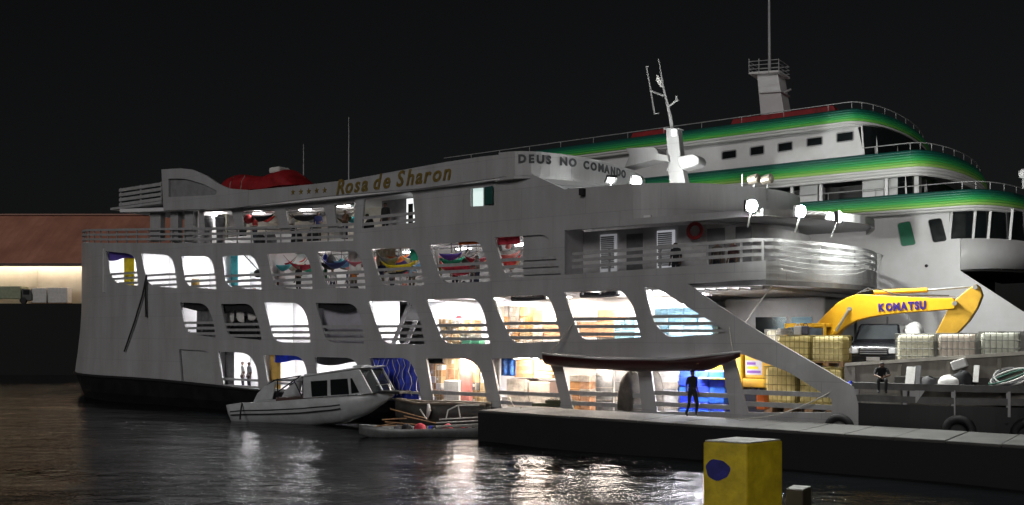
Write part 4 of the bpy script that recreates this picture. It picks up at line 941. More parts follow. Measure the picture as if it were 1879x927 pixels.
# ---------------------------------------------------------------- tanks in wire cages
CAGE = mat('cage_steel', (.38, .38, .36), .4, .7)
CAGEY = mat('cage_steel_stained', (.30, .24, .08), .5, .5)
def tank(label, u0, u1, v0, v1, w0, w1, m, cm, grp='caged liquid tanks on the foredeck'):
    t = sthing('caged_tank', label, 'tank', u0, v0, w0, 0, grp); a = u1-u0; b = v1-v0; c = w1-w0
    MB().box((.0, .0, 0), (a, b, .05)).build('pallet_top', WOOD, t)
    for k in range(3): MB().box((k*(a-.14)/2, 0, -.12), (k*(a-.14)/2+.14, b, 0)).build('pallet_block', WOOD, t)
    MB().box((.04, .04, .06), (a-.04, b-.04, c-.03)).build('bottle', m, t, bevel=.11)
    MB().lathe([(.12, 0), (.12, .05)], 12, (a/2, b/2, c-.03)).build('cap', BLACK, t)
    mb = MB(); r = .012
    for k in range(8):
        x = .0+a*k/7; mb.tube([(x, -.0, .03), (x, 0, c)], r, 5); mb.tube([(x, b, .03), (x, b, c)], r, 5)
        y = b*k/7; mb.tube([(0, y, .03), (0, y, c)], r, 5); mb.tube([(a, y, .03), (a, y, c)], r, 5)
    for k in range(5):
        z = .08+(c-.08)*k/4; mb.tube([(0, 0, z), (a, 0, z), (a, b, z), (0, b, z)], r*1.25, 5, closed=True)
    mb.build('cage', cm, t); return t
V1 = 1.5
for i, (a, b, y, m_, lb) in enumerate(((1643, 1714, 613, IBCM, 'cream caged tank standing nearest the black car'), (1718, 1790, 612, IBCP, 'rosy cream caged tank in the middle of the right-hand three'), (1796, 1872, 609, mat('tank_plastic_grey', (.66, .68, .58), .45), 'greyish caged tank at the right edge of the picture'))):
    tank(lb, SU(a, V1), SU(b, V1), V1, V1+1.05, 3.12, S((a+b)/2, y, V1)[1], m_, CAGE)
for i, (a, b, w0, w1, lb) in enumerate(((1424, 1484, 3.15, 4.12, 'yellowed caged tank, upper left of the stack behind the slanting beam'), (1487, 1547, 3.15, 4.12, 'yellowed caged tank, upper right of the stack before the excavator boom'), (1402, 1460, 1.6, 2.98, 'yellow caged tank, lower left of the stack behind the slanting beam'), (1464, 1545, 1.6, 2.98, 'yellow caged tank, lower right of the stack mostly behind the slanting beam'))):
    tank(lb, SU(a, V1), SU(b, V1), V1, V1+1.05, w0, w1, IBCY if i != 1 else mat('tank_plastic_tan', (.76, .64, .30), .45), CAGEY)
dn = sthing('timber_dunnage', 'wooden bearers under the stacked yellow tanks', 'timber', SU(1402, V1), V1, 1.0)
for k in range(5): MB().box((k*.75, 0, 0), (k*.75+.3, 1.05, .48)).build('bearer', WOOD, dn)
# long grey cargo bin carrying the right-hand tanks
ub0, ub1 = SU(1553, 1.2), SU(1990, 1.2)
cbn = sthing('cargo_bin', 'long grey steel cargo bin with a pale top edge under the right-hand tanks', 'cargo bin', ub0, 1.2, 1.28)
BINM = mat('bin_grey_beige', (.24, .22, .19), .6, var=.25, scale=1.5, streak=True)
zt0 = S(1553, 669, 1.2)[1]-1.28; zt1 = S(1879, 648, 1.2)[1]-1.28; sl_ = (zt1-zt0)/(SU(1879, 1.2)-ub0); BL_ = ub1-ub0
MB().prism([(0, .0), (BL_, 0), (BL_, zt0+sl_*BL_), (0, zt0)], lambda a, b, d: (a, d, b), 0, .07).build('side_board', BINM, cbn)
MB().prism([(0, 0), (BL_, 0), (BL_, zt0+sl_*BL_-.3), (0, zt0-.2)], lambda a, b, d: (a, d, b), 1.6, 1.67).build('side_board', BINM, cbn)
MB().box((0, .08, 1.58), (BL_, 1.58, 1.70)).build('floor', BINM, cbn); MB().box((-.07, 0, 0), (0, 1.67, zt0)).build('end_board', BINM, cbn)
MB().bar((-.03, -.0, zt0), (BL_, 0, zt0+sl_*BL_), .16, .11).build('top_rim', mat('rim_pale', (.48, .45, .40), .5, var=.15), cbn)
for k in range(6): MB().box((.2+k*1.5, -.07, 0), (.32+k*1.5, -.003, zt0+sl_*(k*1.5)-.08)).build('stiffener', BINM, cbn)
# black car on a steel flatbed behind the tanks
ut, vt = SU(1556, 5.2), 5.2
fb = sthing('flatbed', 'low steel flatbed under the black car behind the tanks', 'flatbed', ut-.3, vt-.2, 1.28)
MB().box((0, 0, 1.3), (2.6, 5.2, 1.5)).build('bed', BINM, fb)
for a in (.1, 2.2):
    for b in (.6, 4.0): MB().tube([(a, b, .5), (a+.3, b, .5)], .5, 16).build('wheel', BLACK, fb)
MB().box((.3, .2, .9), (2.3, 5, 1.3)).build('chassis', DARK, fb)
cr = sthing('black_car', 'black car with a pale number plate facing out behind the tanks under the boom', 'car', ut, vt, 2.79, .12)
TK = mat('car_black_paint', (.014, .014, .018), .2, var=.2, spec=.6, coat=.5)
CWD = 1.86
MB().prism([(0, .32), (0, .78), (.1, .95), (1.15, 1.08), (1.25, 1.1), (4.3, 1.1), (4.4, .9), (4.4, .35)], lambda a, b, d: (d, a, b), 0, CWD).build('body', TK, cr, bevel=.07)
mb = MB(); q = [(1.15, 1.09, 0), (1.85, 1.78, .16), (4.0, 1.82, .16), (4.35, 1.1, 0)]
mb.add([(x_, y_, z_) for (y_, z_, i_) in q for x_ in (.04+i_, CWD-.04-i_)], [(0, 1, 3, 2), (2, 3, 5, 4), (4, 5, 7, 6), (0, 2, 4, 6), (1, 7, 5, 3)]).build('cabin', TK, cr, bevel=.05)
mb = MB(); mb.add([(.16, 1.19, 1.17), (CWD-.16, 1.19, 1.17), (CWD-.26, 1.76, 1.72), (.26, 1.76, 1.72)], [(0, 1, 2, 3)]).build('windshield', mat('car_glass', (.05, .055, .06), .08), cr, solid=.03)
MB().add([(.02, 1.5, 1.15), (.02, 3.9, 1.15), (.15, 3.8, 1.7), (.15, 1.95, 1.7)], [(0, 1, 2, 3)]).build('side_window', mat('car_glass', (.05, .055, .06)), cr, solid=.03)
MB().box((.42, -.03, .58), (CWD-.42, -.002, .84)).build('grille', mat('grille_dark', (.03, .03, .035), .3, .6), cr)
for k in range(3): MB().box((.44, -.045, .62+.075*k), (CWD-.44, -.032, .645+.075*k)).build('grille_bar', STEEL, cr)
MB().box((-.02, -.12, .3), (CWD+.02, -.004, .54)).build('bumper', TK, cr, bevel=.04)
MB().box((.69, -.145, .36), (1.17, -.125, .5)).build('number_plate', mat('plate_white', (.8, .8, .8), .4), cr)
for a in (.04, CWD-.38): MB().box((a, -.035, .62), (a+.34, .03, .84)).build('headlight', mat('headlight_glass', (.6, .6, .62), .1), cr, bevel=.03)
for a in (-.2, CWD+.02): MB().box((a, 1.4, 1.1), (a+.18, 1.5, 1.28)).build('mirror', TK, cr, bevel=.03)
for a in (.0, CWD-.24):
    for b in (.85, 3.5): MB().tube([(a, b, .34), (a+.24, b, .34)], .34, 18).build('wheel', BLACK, cr)
tp = sthing('sheeted_load', 'pale sheet-covered load between the black car and the excavator stick', 'sheeted load', SU(1666, 9.0), 9.0, 1.28)
MB().grid(lambda a, b: ((a-.5)*1.7, (b-.5)*1.6, 3.2*(1-abs(2*a-1)**6)*(1-abs(2*b-1)**6)+.12*math.sin(9*a+3*b)+.1*math.sin(11*b)), 26, 16).build('sheet', WHF, tp, smooth=True)
MB().tube([(-.6, -.9, 3.0), (-.6, -.9, 3.6)], .035, 6).build('pole', BLACK, tp)
# pale deckhouse and gear under the bow gallery
dh = sthing('deckhouse', 'pale deckhouse with dark window under the bow gallery', 'deckhouse', 8.6, 8.3, 1.0)
MB().box((0, 0, 0), (4.6, 4.5, 4.75)).build('wall', mat('deckhouse_white', (.48, .48, .48), .5, var=.12, scale=1), dh, bevel=.12)
for a, b in ((1.5, 2.9), (3.1, 4.0)):
    wq = MB().box((a, -.03, 3.0), (b, .02, 3.9)).build('window', GLASSD, dh)
    MB().box((a-.06, -.02, 2.92), (b+.06, -.004, 3.0)).build('window_sill', RAILM, wq)
for a in (4.62, 4.62): MB().box((a, .6, 2.9), (a+.02, 1.8, 3.8)).build('window', GLASSD, dh)
def pcase(name, label, cat, r, v, d, m, fl=1.0, bevel=.03, grp=None):
    """solid item read from a pixel box on the plane v, standing at height fl if it reaches below"""
    u0, w1 = S(r[0], r[1], v); u1, w0 = S(r[2], r[3], v); w0 = max(w0, fl) if fl is not None else w0
    t = MB().box((0, 0, 0), (u1-u0, d, w1-w0)).build(name, m, None, bevel=bevel); t.location = W(u0, v, w0); t.rotation_euler = (0, 0, SA)
    return tag(t, label, cat, grp)
dr = sthing('drum', 'purple plastic drum standing on a white crate under the bow gallery', 'drum', SU(1477, 6.2), 6.2, 3.55)
MB().lathe([(.28, 0), (.31, .05), (.31, .35), (.33, .37), (.31, .4), (.31, .8), (.27, .88), (.1, .9)], 18).build('body', mat('drum_purple', (.16, .11, .45), .4), dr, smooth=False)
MB().lathe([(.06, .88), (.06, .95)], 10, (.12, 0, 0)).build('bung', BLACK, dr)
dr2 = sthing('drum', 'tan plastic drum to the right of the purple drum', 'drum', SU(1497, 6.2), 6.4, 3.55)
MB().lathe([(.26, 0), (.28, .05), (.28, .7), (.2, .8)], 18).build('body', mat('drum_tan', (.38, .30, .14), .5), dr2); MB().lathe([(.05, .78), (.05, .86)], 8).build('bung', BLACK, dr2)
def stack_boxes(name, label, cat, u0, v, w0, sz, nx, nz, mats_, grp, jit=.03, gap=.015):
    for k in range(nz):
        for i in range(nx):
            s = (sz[0]*R.uniform(.94, 1), sz[1], sz[2]*(1 if k < nz-1 else R.uniform(.8, 1)))
            t = MB().box((0, 0, 0), (s[0]-gap, s[1], s[2]-.004)).build(name, mats_[(i*3+k*5+R.randrange(2)) % len(mats_)], None, bevel=.012)
            t.location = W(u0+i*sz[0]+R.uniform(-jit, jit)*.3, v+R.uniform(-jit, jit), w0+k*sz[2]); t.rotation_euler = (0, 0, SA+R.uniform(-.03, .03)); 
            tier = ['bottom', 'second', 'third', 'fourth', 'fifth', 'sixth', 'seventh'][k] + ' layer'; tier = 'top layer' if k == nz-1 and nz > 1 else tier
            col = ['leftmost', 'second from left', 'third from left', 'fourth from left', 'fifth from left'][i] if nx > 1 else ''
            tag(t, ', '.join(x for x in (label, tier, col) if x), cat, grp)
            if 'carton' in name or name == 'sundry_box':
                MB().box((s[0]*.44, -.004, .01), (s[0]*.56, -.001, s[2]-.01)).build('tape', mat('packing_tape', (.62, .52, .36), .3), t)
                if (i+k) % 2 == 0: MB().box((s[0]*.12, -.005, s[2]*.45), (s[0]*.36, -.001, s[2]*.8)).build('shipping_label', WHF, t)
stack_boxes('white_crate', 'white crate beneath the drums', 'crate', SU(1464, 6.2)-.35, 5.8, 1.0, (.85, .8, .85), 2, 3, [WHF, mat('crate_grey', (.5, .5, .5), .5)], 'white crates under the drums')
tank('small pale caged tank with a tan label behind the slanting beam', SU(1408, 4.6)-.1, SU(1408, 4.6)+.9, 4.6, 5.5, 3.3, 4.35, IBCM, CAGE)
stack_boxes('wooden_crate', 'wooden crate under the small pale tank', 'crate', SU(1408, 4.6)-.2, 4.6, 1.0, (1.2, .95, .725), 1, 3, [WOOD, CARTON], 'wooden crates under the small tank')
stack_boxes('dark_case', 'dark equipment case under the gallery', 'case', SU(1350, 5), 5.0, 1.0, (1.0, .9, .78), 1, 4, [DARK, GRYF], 'dark equipment cases')
# clutter along the bow ledge
def lean(label, name, cat, p0, p1, wd, th, m, v=.12):
    a = S(*p0, v); b = S(*p1, v); A_ = W(a[0], v+bow(a[0])*1.0, a[1]); B2 = W(b[0], v+.25+bow(a[0]), b[1]); d = (B2-A_)
    t = MB(); M = frame(A_, (U[0], U[1], 0), d); L_ = d.length; t.box((0, 0, 0), (wd, L_, th), M=M); return tag(t.build(name, m, None, bevel=.008), label, cat)
lean('white board leaning on the bow ledge right of the seated person', 'white_board', 'board', (1660, 708), (1682, 680), .28, .04, WHF)
lean('narrow dark board leaning beside the white board on the bow ledge', 'dark_board', 'board', (1676, 708), (1694, 676), .18, .04, GRYF)
lean('pale board leaning on the bow ledge near the white sacks', 'pale_board', 'board', (1781, 703), (1793, 674), .16, .04, WHF)
def lump_(name, label, cat, px, py, v, w0, s, m, seed):
    q = random.Random(seed); u = SU(px, v); ph = [q.uniform(0, 6) for _ in range(4)]
    t = MB().grid(lambda a, b: (s[0]*math.cos(2*math.pi*a)*math.sin(math.pi*(b*.5))*(1+.12*math.sin(5*2*math.pi*a+ph[0])), s[1]*math.sin(2*math.pi*a)*math.sin(math.pi*b*.5)*(1+.1*math.sin(3*2*math.pi*a+ph[1])), s[2]*math.cos(math.pi*b*.5)**.7*(1+.1*math.sin(9*a+ph[2]+4*b))), 20, 9).build(name, m, None, smooth=True)
    t.location = W(u, v, w0); t.rotation_euler = (0, 0, SA); return tag(t, label, cat)
lump_('white_sack', 'crumpled white sack on the bow ledge, lower of two', 'sack', 1745, 690, .75, 2.58, (.4, .25, .28), WHF, 3)
pcase('white_box', 'tilted white box lying above the sacks on the bow ledge', 'box', (1749, 664, 1777, 681), .85, .3, WHF, None).rotation_euler = (0, -.35, SA)
lump_('dark_sack', 'dark sack under the tilted white box on the bow ledge', 'sack', 1765, 690, .8, 2.58, (.34, .25, .42), DARK, 5)
lump_('grey_sack', 'small grey sack between the leaning boards and the white sack', 'sack', 1703, 700, .35, 2.58, (.22, .16, .24), GRYF, 8)
lump_('blue_bag', 'small blue bag at the foot of the slanting beam behind the ledge', 'bag', 1560, 695, .6, 2.05, (.2, .18, .5), BLUE, 9)
hc = sthing('hose_coil', 'coil of pale hose piled on the bow ledge at the right', 'hose', SU(1855, 1.2), 1.05, 2.6)
for k in range(4):
    MB().tube([(.45*math.cos(2*math.pi*i/22)*(1+.1*k), .15*math.sin(2*math.pi*i/22)-.05*k, .27+.26*math.sin(2*math.pi*i/22+.4*k)) for i in range(22)], .03, 6, closed=True).build('hose_loop', [WHF, GRYF, WHF, mat('hose_green', (.05, .16, .12), .5)][k], hc, smooth=True)
pcase('plank_stack', 'stack of dark planks lying on the ferry foredeck behind the bow ledge', 'planks', (1640, 690, 1879, 716), .6+bow(20), .5, mat('dark_planks', (.06, .055, .05), .7), 1.28)

# ---------------------------------------------------------------- on the pier
def mound(name, label, px0, px1, py0, seed, m, vs=-1.0):
    x0, y0 = G(px0, 752, PT); x1, y1 = G(px1, 753, PT); c = Vector(((x0+x1)/2, (y0+y1)/2)); wd = (x1-x0)/2; hgt = (752-py0)/F*c.y; q = random.Random(seed); p = [q.uniform(0, 6) for _ in range(5)]
    def fn(a, b):
        an = 2*math.pi*a; r = math.cos(b*math.pi/2)**.55
        return (wd*r*math.cos(an)*(1+.07*math.sin(6*an+p[0])*(1-b)), .42*r*math.sin(an)*(1+.1*math.sin(5*an+p[1])*(1-b)), hgt*math.sin(b*math.pi/2)**.8*(1+.03*math.sin(4*an+p[2])))
    t = MB().grid(fn, 40, 12).build(name, m, None, smooth=True); t.location = (c.x, c.y, PT); return tag(t, label, 'covered pile')
mound('covered_pile', 'brown tarpaulin-covered pile on the pier, left of the pair', 1133, 1183, 683, 1, BRNF); mound('covered_pile', 'brown tarpaulin-covered pile on the pier, right of the pair nearest the walker', 1172, 1220, 681, 2, mat('brown_tarp_light', (.14, .12, .10), .75, var=.3, scale=2.5, bump=.5))
x0, y0 = G(976, 746, PT); x1, y1 = G(1056, 747, PT)
bn = thing('green_planter_bench', 'low dark green slatted bench lying on the pier edge by the red boat', 'bench', (x0, y0, PT), math.atan2(y1-y0, x1-x0))
wd = math.hypot(x1-x0, y1-y0); GRD = mat('bench_dark_green', (.06, .065, .03), .6)
MB().box((0, 0, 0), (wd*.98, .4, .14)).build('base', GRD, bn, bevel=.02); MB().box((wd*.3, .05, .14), (wd*.98, .35, .26)).build('seat', GRD, bn, bevel=.02)
for k in range(6): MB().box((wd*.36+k*wd*.1, .1, .26), (wd*.36+k*wd*.1+.08, .3, .31)).build('slat', mat('slat_pale', (.6, .58, .5), .5), bn)

# ---------------------------------------------------------------- mooring dolphin with yellow post, near the camera
px_, py_ = -.0, 0
Yp = 9.0; sp_ = F/Yp
pc = Vector(((1370-CX)/F*Yp, Yp))
dl = thing('mooring_dolphin', 'concrete mooring dolphin carrying the yellow post, below the frame', 'dolphin', (pc.x, pc.y, 0))
MB().box((-.7, -1.2, 1.7), (1.1, 1.2, 2.15)).build('cap', CONC, dl, bevel=.04)
for a in (-.4, .8): MB().tube([(a, 0, -2), (a, 0, 1.7)], .22, 14).build('pile', CONC, dl)
YP = mat('post_yellow_paint', (.80, .60, .02), .55, var=.2, scale=4, bump=.25)
po = thing('mooring_post', 'square yellow concrete post with a round blue patch in the foreground', 'post', (pc.x, pc.y, 2.15), math.radians(-3))
zt = ZC - (815-HY)/sp_ - 2.15
hw = .40
pts = [(-.392, .19), (0, 0), (.425, .33), (-.0, .54)]
mb = MB(); mb.prism(pts, lambda a, b, d: (a, b, d), 0, zt); body = mb.build('body', YP, po, bevel=.018)
MB().prism([(p[0]*.94, .26+(p[1]-.26)*.94) for p in pts], lambda a, b, d: (a, b, d), zt+.001, zt+.012).build('top_glint', mat('top_glint_white', (.55, .54, .50), .6, var=.3, scale=9, bump=.6), po)  # white glints of the top face painted as a pale cap
d = (Vector(pts[1])-Vector(pts[0])).normalized(); nr_ = Vector((d.y, -d.x)); cpt = Vector(pts[0]) + d*.15
zc_ = zt - .27; blob = []
for k in range(30):
    an = 2*math.pi*k/30; rr = .115*(1+.05*math.sin(3*an+1)+.03*math.sin(7*an)); xx = cpt + d*rr*1.06*math.cos(an); blob.append((xx.x+nr_.x*.005, xx.y+nr_.y*.005, zc_ + rr*.9*math.sin(an)))
MB().add(blob, [tuple(range(30))]).build('blue_patch', mat('patch_blue', (.03, .028, .26), .6, var=.3, scale=9), po, solid=.003)
lw = thing('low_bollard', 'low dark concrete block beside the yellow post at the bottom edge', 'bollard', ((1478-CX)/F*Yp*1.02, Yp*1.02+.2, 2.15))
zl = ZC-(897-HY)/(F/(Yp*1.02+.2))-2.15
MB().prism([(-.15, -.05), (.0, -.12), (.16, .1), (0, .2)], lambda a, b, d: (a, b, d), 0, zl).build('body', mat('bollard_olive', (.07, .06, .03), .7), lw, bevel=.015)
MB().prism([(-.14, -.04), (.0, -.11), (.15, .1), (0, .18)], lambda a, b, d: (a, b, d), zl+.001, zl+.01).build('top_glint', mat('top_glint_white', (.55, .54, .50)), lw)  # lit top face put into the colour as a white cap

# gear lying on top of the stacked yellow tanks
rc = sthing('rope_coil', 'coil of pale rope on top of the yellow tanks behind the slanting beam', 'rope', SU(1440, 2.0), 2.0, 4.14)
for k in range(4): MB().tube([(.3*math.cos(2*math.pi*i/20)*(1-.08*k), .3*math.sin(2*math.pi*i/20)*(1-.08*k), .04+.06*k) for i in range(20)], .035, 6, closed=True).build('rope_loop', ROPE, rc, smooth=True)
for i, (px, m_, lb) in enumerate(((1456, WHF, 'white jerrycan on the yellow tanks beside the rope coil'), (1470, mat('jerrycan_dark', (.05, .05, .08), .5), 'dark jerrycan on the yellow tanks right of the white one'))):
    t = sthing('jerrycan', lb, 'jerrycan', SU(px, 1.9), 1.9, 4.14); MB().box((0, 0, 0), (.26, .18, .34)).build('body', m_, t, bevel=.04); MB().tube([(.05, .09, .34), (.08, .09, .42), (.18, .09, .42), (.21, .09, .34)], .018, 6).build('handle', m_, t)
# ---------------------------------------------------------------- inside the ferry, bay by bay
def drape(name, label, cat, r, v, m, folds=6, amp=.05, hem=0.0, hang=None, grp=None):
    """hanging cloth read from a pixel box at plane v"""
    u0, w1 = S(r[0], r[1], v); u1, w0 = S(r[2], r[3], v); q = R.uniform(0, 6)
    def fn(a, b):
        z = w1 + (w0-w1)*b
        if hem: z += hem*b*math.sin(a*math.pi*folds*.5+q)
        return W(u0+(u1-u0)*a, v+amp*math.sin(a*math.pi*folds+q)*(.3+.7*b), z)
    o = MB().grid(fn, 8*max(2, folds//2), 8).build(name, m, None, smooth=True, solid=.012); return tag(o, label, cat, grp)
def hammock(label, px0, py0, px1, py1, v0, v1, m, sag=.75, wd=.75):
    a = S(px0, py0, v0); b = S(px1, py1, v1); A_ = W(a[0], v0, a[1]); B2 = W(b[0], v1, b[1]); ax = (B2-A_); ax.z = 0; ax.normalize(); sd = Vector((-ax.y, ax.x, 0))
    t = thing('hammock', label, 'hammock', A_, 0, 'hammocks slung on the passenger decks')
    def fn(p, q):
        s_ = math.sin(math.pi*p); c = A_ + (B2-A_)*(.12+.76*p) - Vector((0, 0, sag*(.35+.65*s_**.8))) - A_
        return c + sd*(q-.5)*wd*(.15+.85*s_) + Vector((0, 0, abs(q-.5)**1.5*.75*s_))
    MB().grid(fn, 18, 8).build('cloth', m, t, smooth=True, solid=.015)
    for p, e_ in ((0, Vector((0, 0, 0))), (1, B2-A_)):
        for q in (0, .5, 1): MB().tube([e_, fn(p, q)], .012, 4).build('cord', ROPE, t)
def sack(label, cat, px, v, w0, s, m, seed, name='sack', grp=None):
    t = lump_(name, label, cat, px, 0, v, w0, s, m, seed)
    if grp: t['group'] = grp
# upper deck, aft cabins
drape('purple_drape', 'purple drape at the top of the aftmost upper opening', 'drape', (193, 455, 246, 474), .55, PURP, 4, .04, .06)
drape('yellow_curtain', 'bright yellow curtain hanging in the aftmost upper opening', 'curtain', (227, 462, 247, 530), .7, YELF, 3, .05)
u = SU(357, .5); br = sthing('brown_barrel', 'brown barrel behind the rails of the third upper opening', 'barrel', u, .55, 6.06+sh(u, .72))
MB().lathe([(.2, 0), (.23, .25), (.23, .6), (.2, .92)], 16).build('body', mat('barrel_brown', (.16, .09, .005), .5), br, smooth=True); MB().lathe([(.235, .3), (.235, .35)], 16).build('hoop', BLACK, br)
drape('teal_curtain', 'teal curtain at the left of the fourth upper opening', 'curtain', (407, 462, 437, 530), .6, TEAL, 4, .06)
a = S(445, 470, .5); b = S(474, 497, .5); pb = sthing('hanging_bag', 'dark bag hanging on a slanted pole in the fourth upper opening', 'bag', b[0], .5, b[1]-.35)
MB().lathe([(.1, 0), (.24, .1), (.22, .32), (.06, .45)], 12).build('body', DARK, pb, smooth=True); MB().tube([(0, 0, .4), (a[0]-b[0], 0, a[1]-b[1]+.5)], .035, 6).build('pole', DARK, pb)
fl = lambda px: 6.06+sh(SU(px), .72)
for i, (px, m_, lb) in enumerate(((420, WHF, 'pale bag on the floor of the fourth upper opening, leftmost'), (446, BLUE, 'blue bag on the floor of the fourth upper opening'), (466, PEACH, 'peach bag on the floor of the fourth upper opening, rightmost'))): sack(lb, 'bag', px, .6, fl(px), (.3, .22, .38), m_, 20+i, 'bag')
# upper deck hammocks
hm = [('bright red hammock in the fifth upper opening, left one', 470, 470, 545, 470, .9, 1.6, REDF), ('dark red hammock in the fifth upper opening, right one', 520, 468, 590, 472, .8, 1.9, mat('crimson_fabric', (.40, .02, .05), .7)),
      ('green hammock low behind the red ones in the fifth upper opening', 530, 472, 600, 475, 2.0, 2.6, GREENP), ('black hammock in the sixth upper opening', 575, 468, 640, 468, .9, 1.5, DARK), ('pink hammock at the right of the sixth upper opening', 628, 466, 690, 462, .8, 1.6, mat('rose_fabric', (.62, .16, .2), .7)),
      ('yellow hammock in the seventh upper opening', 690, 470, 775, 468, .7, 1.2, YELF), ('purple hammock behind the yellow one in the seventh upper opening', 700, 462, 770, 460, 1.6, 2.4, PURP), ('white hammock at the right of the seventh upper opening', 730, 460, 790, 456, 1.0, 2.4, WHF),
      ('green hammock in the eighth upper opening', 795, 460, 862, 458, .9, 1.8, GREENP), ('red hammock under the green one in the eighth upper opening', 790, 472, 880, 470, .6, 1.1, REDF), ('maroon hammock at the right of the eighth upper opening', 845, 458, 905, 455, 1.2, 2.2, mat('maroon_fabric', (.25, .02, .04), .7)),
      ('pale pink hammock in the ninth upper opening beside the grey panel', 900, 450, 962, 448, .9, 1.5, PINK), ('white hammock in the ninth upper opening', 905, 442, 955, 442, 1.8, 2.6, WHF)]
for h_ in hm: hammock(*h_)
hm2 = [('dark hammock behind the second top-deck opening', 440, 388, 510, 386, 1.0, 1.8, DARK), ('black hammock behind the third top-deck opening', 520, 386, 600, 384, .8, 1.3, DARK), ('grey hammock behind the third top-deck opening', 545, 383, 610, 380, 1.6, 2.2, GRYF), ('white hammock behind the fourth top-deck opening', 605, 382, 655, 380, .9, 1.6, WHF)]
for h_ in hm2: hammock(*h_, sag=.6)
drape('hanging_clothes', 'beige clothes hanging at the left of the seventh upper opening', 'clothes', (690, 458, 726, 500), 1.4, mat('beige_fabric', (.55, .50, .38), .8), 9, .07)
drape('hanging_towel', 'white towel hanging in the sixth upper opening', 'towel', (640, 462, 662, 498), 1.0, WHF, 4, .05)
drape('green_bag_cloth', 'green cloth hanging at the upper right of the seventh upper opening', 'cloth', (752, 458, 768, 478), .5, GREENP, 3, .05)
drape('orange_cloth', 'orange cloth tucked along the top of the eighth upper opening', 'cloth', (842, 441, 885, 447), .2, ORANGE, 3, .02)
drape('white_banner', 'white cloth strip hanging at the left of the eighth upper opening', 'cloth', (799, 456, 806, 490), .5, WHF, 2, .02)
drape('red_cloth', 'red cloth strip across the top of the ninth upper opening', 'cloth', (912, 436, 954, 447), .4, REDF, 4, .04)
for i, px in enumerate((520, 552, 600, 622, 650, 705, 742, 815, 850, 880, 925, 945)):
    sack(['red', 'black', 'white', 'blue', 'grey', 'yellow', 'pink'][i % 7] + ' travel bag on the floor of the ' + ('fifth' if px < 570 else 'sixth' if px < 680 else 'seventh' if px < 780 else 'eighth' if px < 900 else 'ninth') + ' upper opening', 'bag', px, R.uniform(.5, 1.3), 6.06+sh(SU(px), .72), (.3, .25, R.uniform(.3, .5)), [REDF, DARK, WHF, BLUE, GRYF, YELF, PINK][i % 7], 40+i, 'bag', 'travel bags on the upper deck')
for i, px in enumerate((610, 640, 720, 835, 868)):
    v = 2.6; u = SU(px, v); person('person', ['passenger in white standing far inside the sixth upper opening, left', 'passenger in dark blue standing far inside the sixth upper opening, right', 'passenger in grey standing inside the seventh upper opening', 'passenger in red standing inside the eighth upper opening, left', 'passenger in black standing inside the eighth upper opening, right'][i], W(u, v, 6.06), SA+R.uniform(-1, 1), pose(), [(.5, .5, .5), (.02, .03, .1), (.2, .2, .2), (.4, .03, .04), (.02, .02, .02)][i], (.04, .04, .06), scale=.92)
# overhead pipes on the upper deck
for v in (1.0, 2.2, 3.6): MB().tube([(SU(480, v), v, 8.38+sh(SU(480), 1.1)), (SU(700, v), v, 8.36), (SU(950, v), v, 8.36)], .04, 6).build('ceiling_pipe', RAILM, ferry)
for v in (.8, 1.8): MB().tube([(SU(430, v), v, 10.55+sh(SU(430), 1.0)), (SU(520, v), v, 10.55+sh(SU(520), 1.0)), (SU(650, v), v, 10.52)], .045, 6).build('ceiling_pipe', RAILM, ferry)
# top deck bits
u = SU(456, 1.0); rbn = sthing('red_float', 'round red float hanging in the second top-deck opening', 'float', u, 1.0, S(456, 403, 1)[1]-.25)
MB().lathe([(.02, 0), (.2, .08), (.27, .25), (.22, .42), (.06, .52)], 16).build('body', RED, rbn, smooth=True); MB().tube([(0, 0, .5), (0, 0, 1.0)], .015, 5).build('cord', ROPE, rbn)
for px, lb in ((382, 'dark grey funnel cowl in the first top-deck opening, left of two'), (404, 'dark grey funnel cowl in the first top-deck opening, right of two')):
    u = SU(px, .9); cwl = sthing('vent_cowl', lb, 'vent', u, .9, 8.72+sh(u, 1.12))
    MB().lathe([(.2, 0), (.2, 1.0), (.26, 1.1), (.27, 1.55), (.18, 1.7)], 14).build('body', GRYF, cwl, smooth=True); MB().lathe([(.28, 1.52), (.28, 1.62)], 14).build('rim', RAILM, cwl)
for i, px in enumerate((478, 498, 545, 575, 622)):
    u = SU(px, .7); sack(['dark bag left in the second top-deck opening', 'grey bag right in the second top-deck opening', 'dark bag left in the third top-deck opening', 'black bag right in the third top-deck opening', 'white bag in the fourth top-deck opening'][i], 'bag', px, .7, 8.72+sh(u, 1.12), (.35, .25, R.uniform(.55, .9)), [DARK, GRYF, DARK, BLACK, WHF][i], 70+i, 'bag', 'dark bags on the top deck')
# middle deck
drape('dark_drape', 'dark scalloped drape across the first opening of the middle row', 'drape', (329, 550, 392, 567), .3, DARK, 4, .04, .1)
drape('grey_curtain', 'grey curtain at the right of the first opening of the middle row', 'curtain', (362, 560, 394, 625), .45, GRYF, 5, .06)
drape('dark_drape', 'dark drape hanging deep over the second opening of the middle row', 'drape', (404, 553, 478, 575), .25, DARK, 3, .05, .16)
for i, (a, b) in enumerate(((412, 430), (433, 447), (455, 470))): drape('hung_laundry', 'white laundry hanging in the second middle-row opening, ' + ['left', 'middle', 'right'][i] + ' of three', 'laundry', (a, 566+3*(i % 2), b, 592-4*i), .55, WHF, 2, .05, .12, grp='laundry in the second middle-row opening')
sack('black bundle filling the lower half of the second middle-row opening', 'bundle', 445, .9, 3.42+sh(-15, .42), (1.2, .4, 1.5), DARK, 91, 'black_bundle')
u, w = S(519, 578, 1.9); t = sthing('wall_fan', 'white round wall fan in the third opening of the middle row', 'fan', u, 1.93, w)
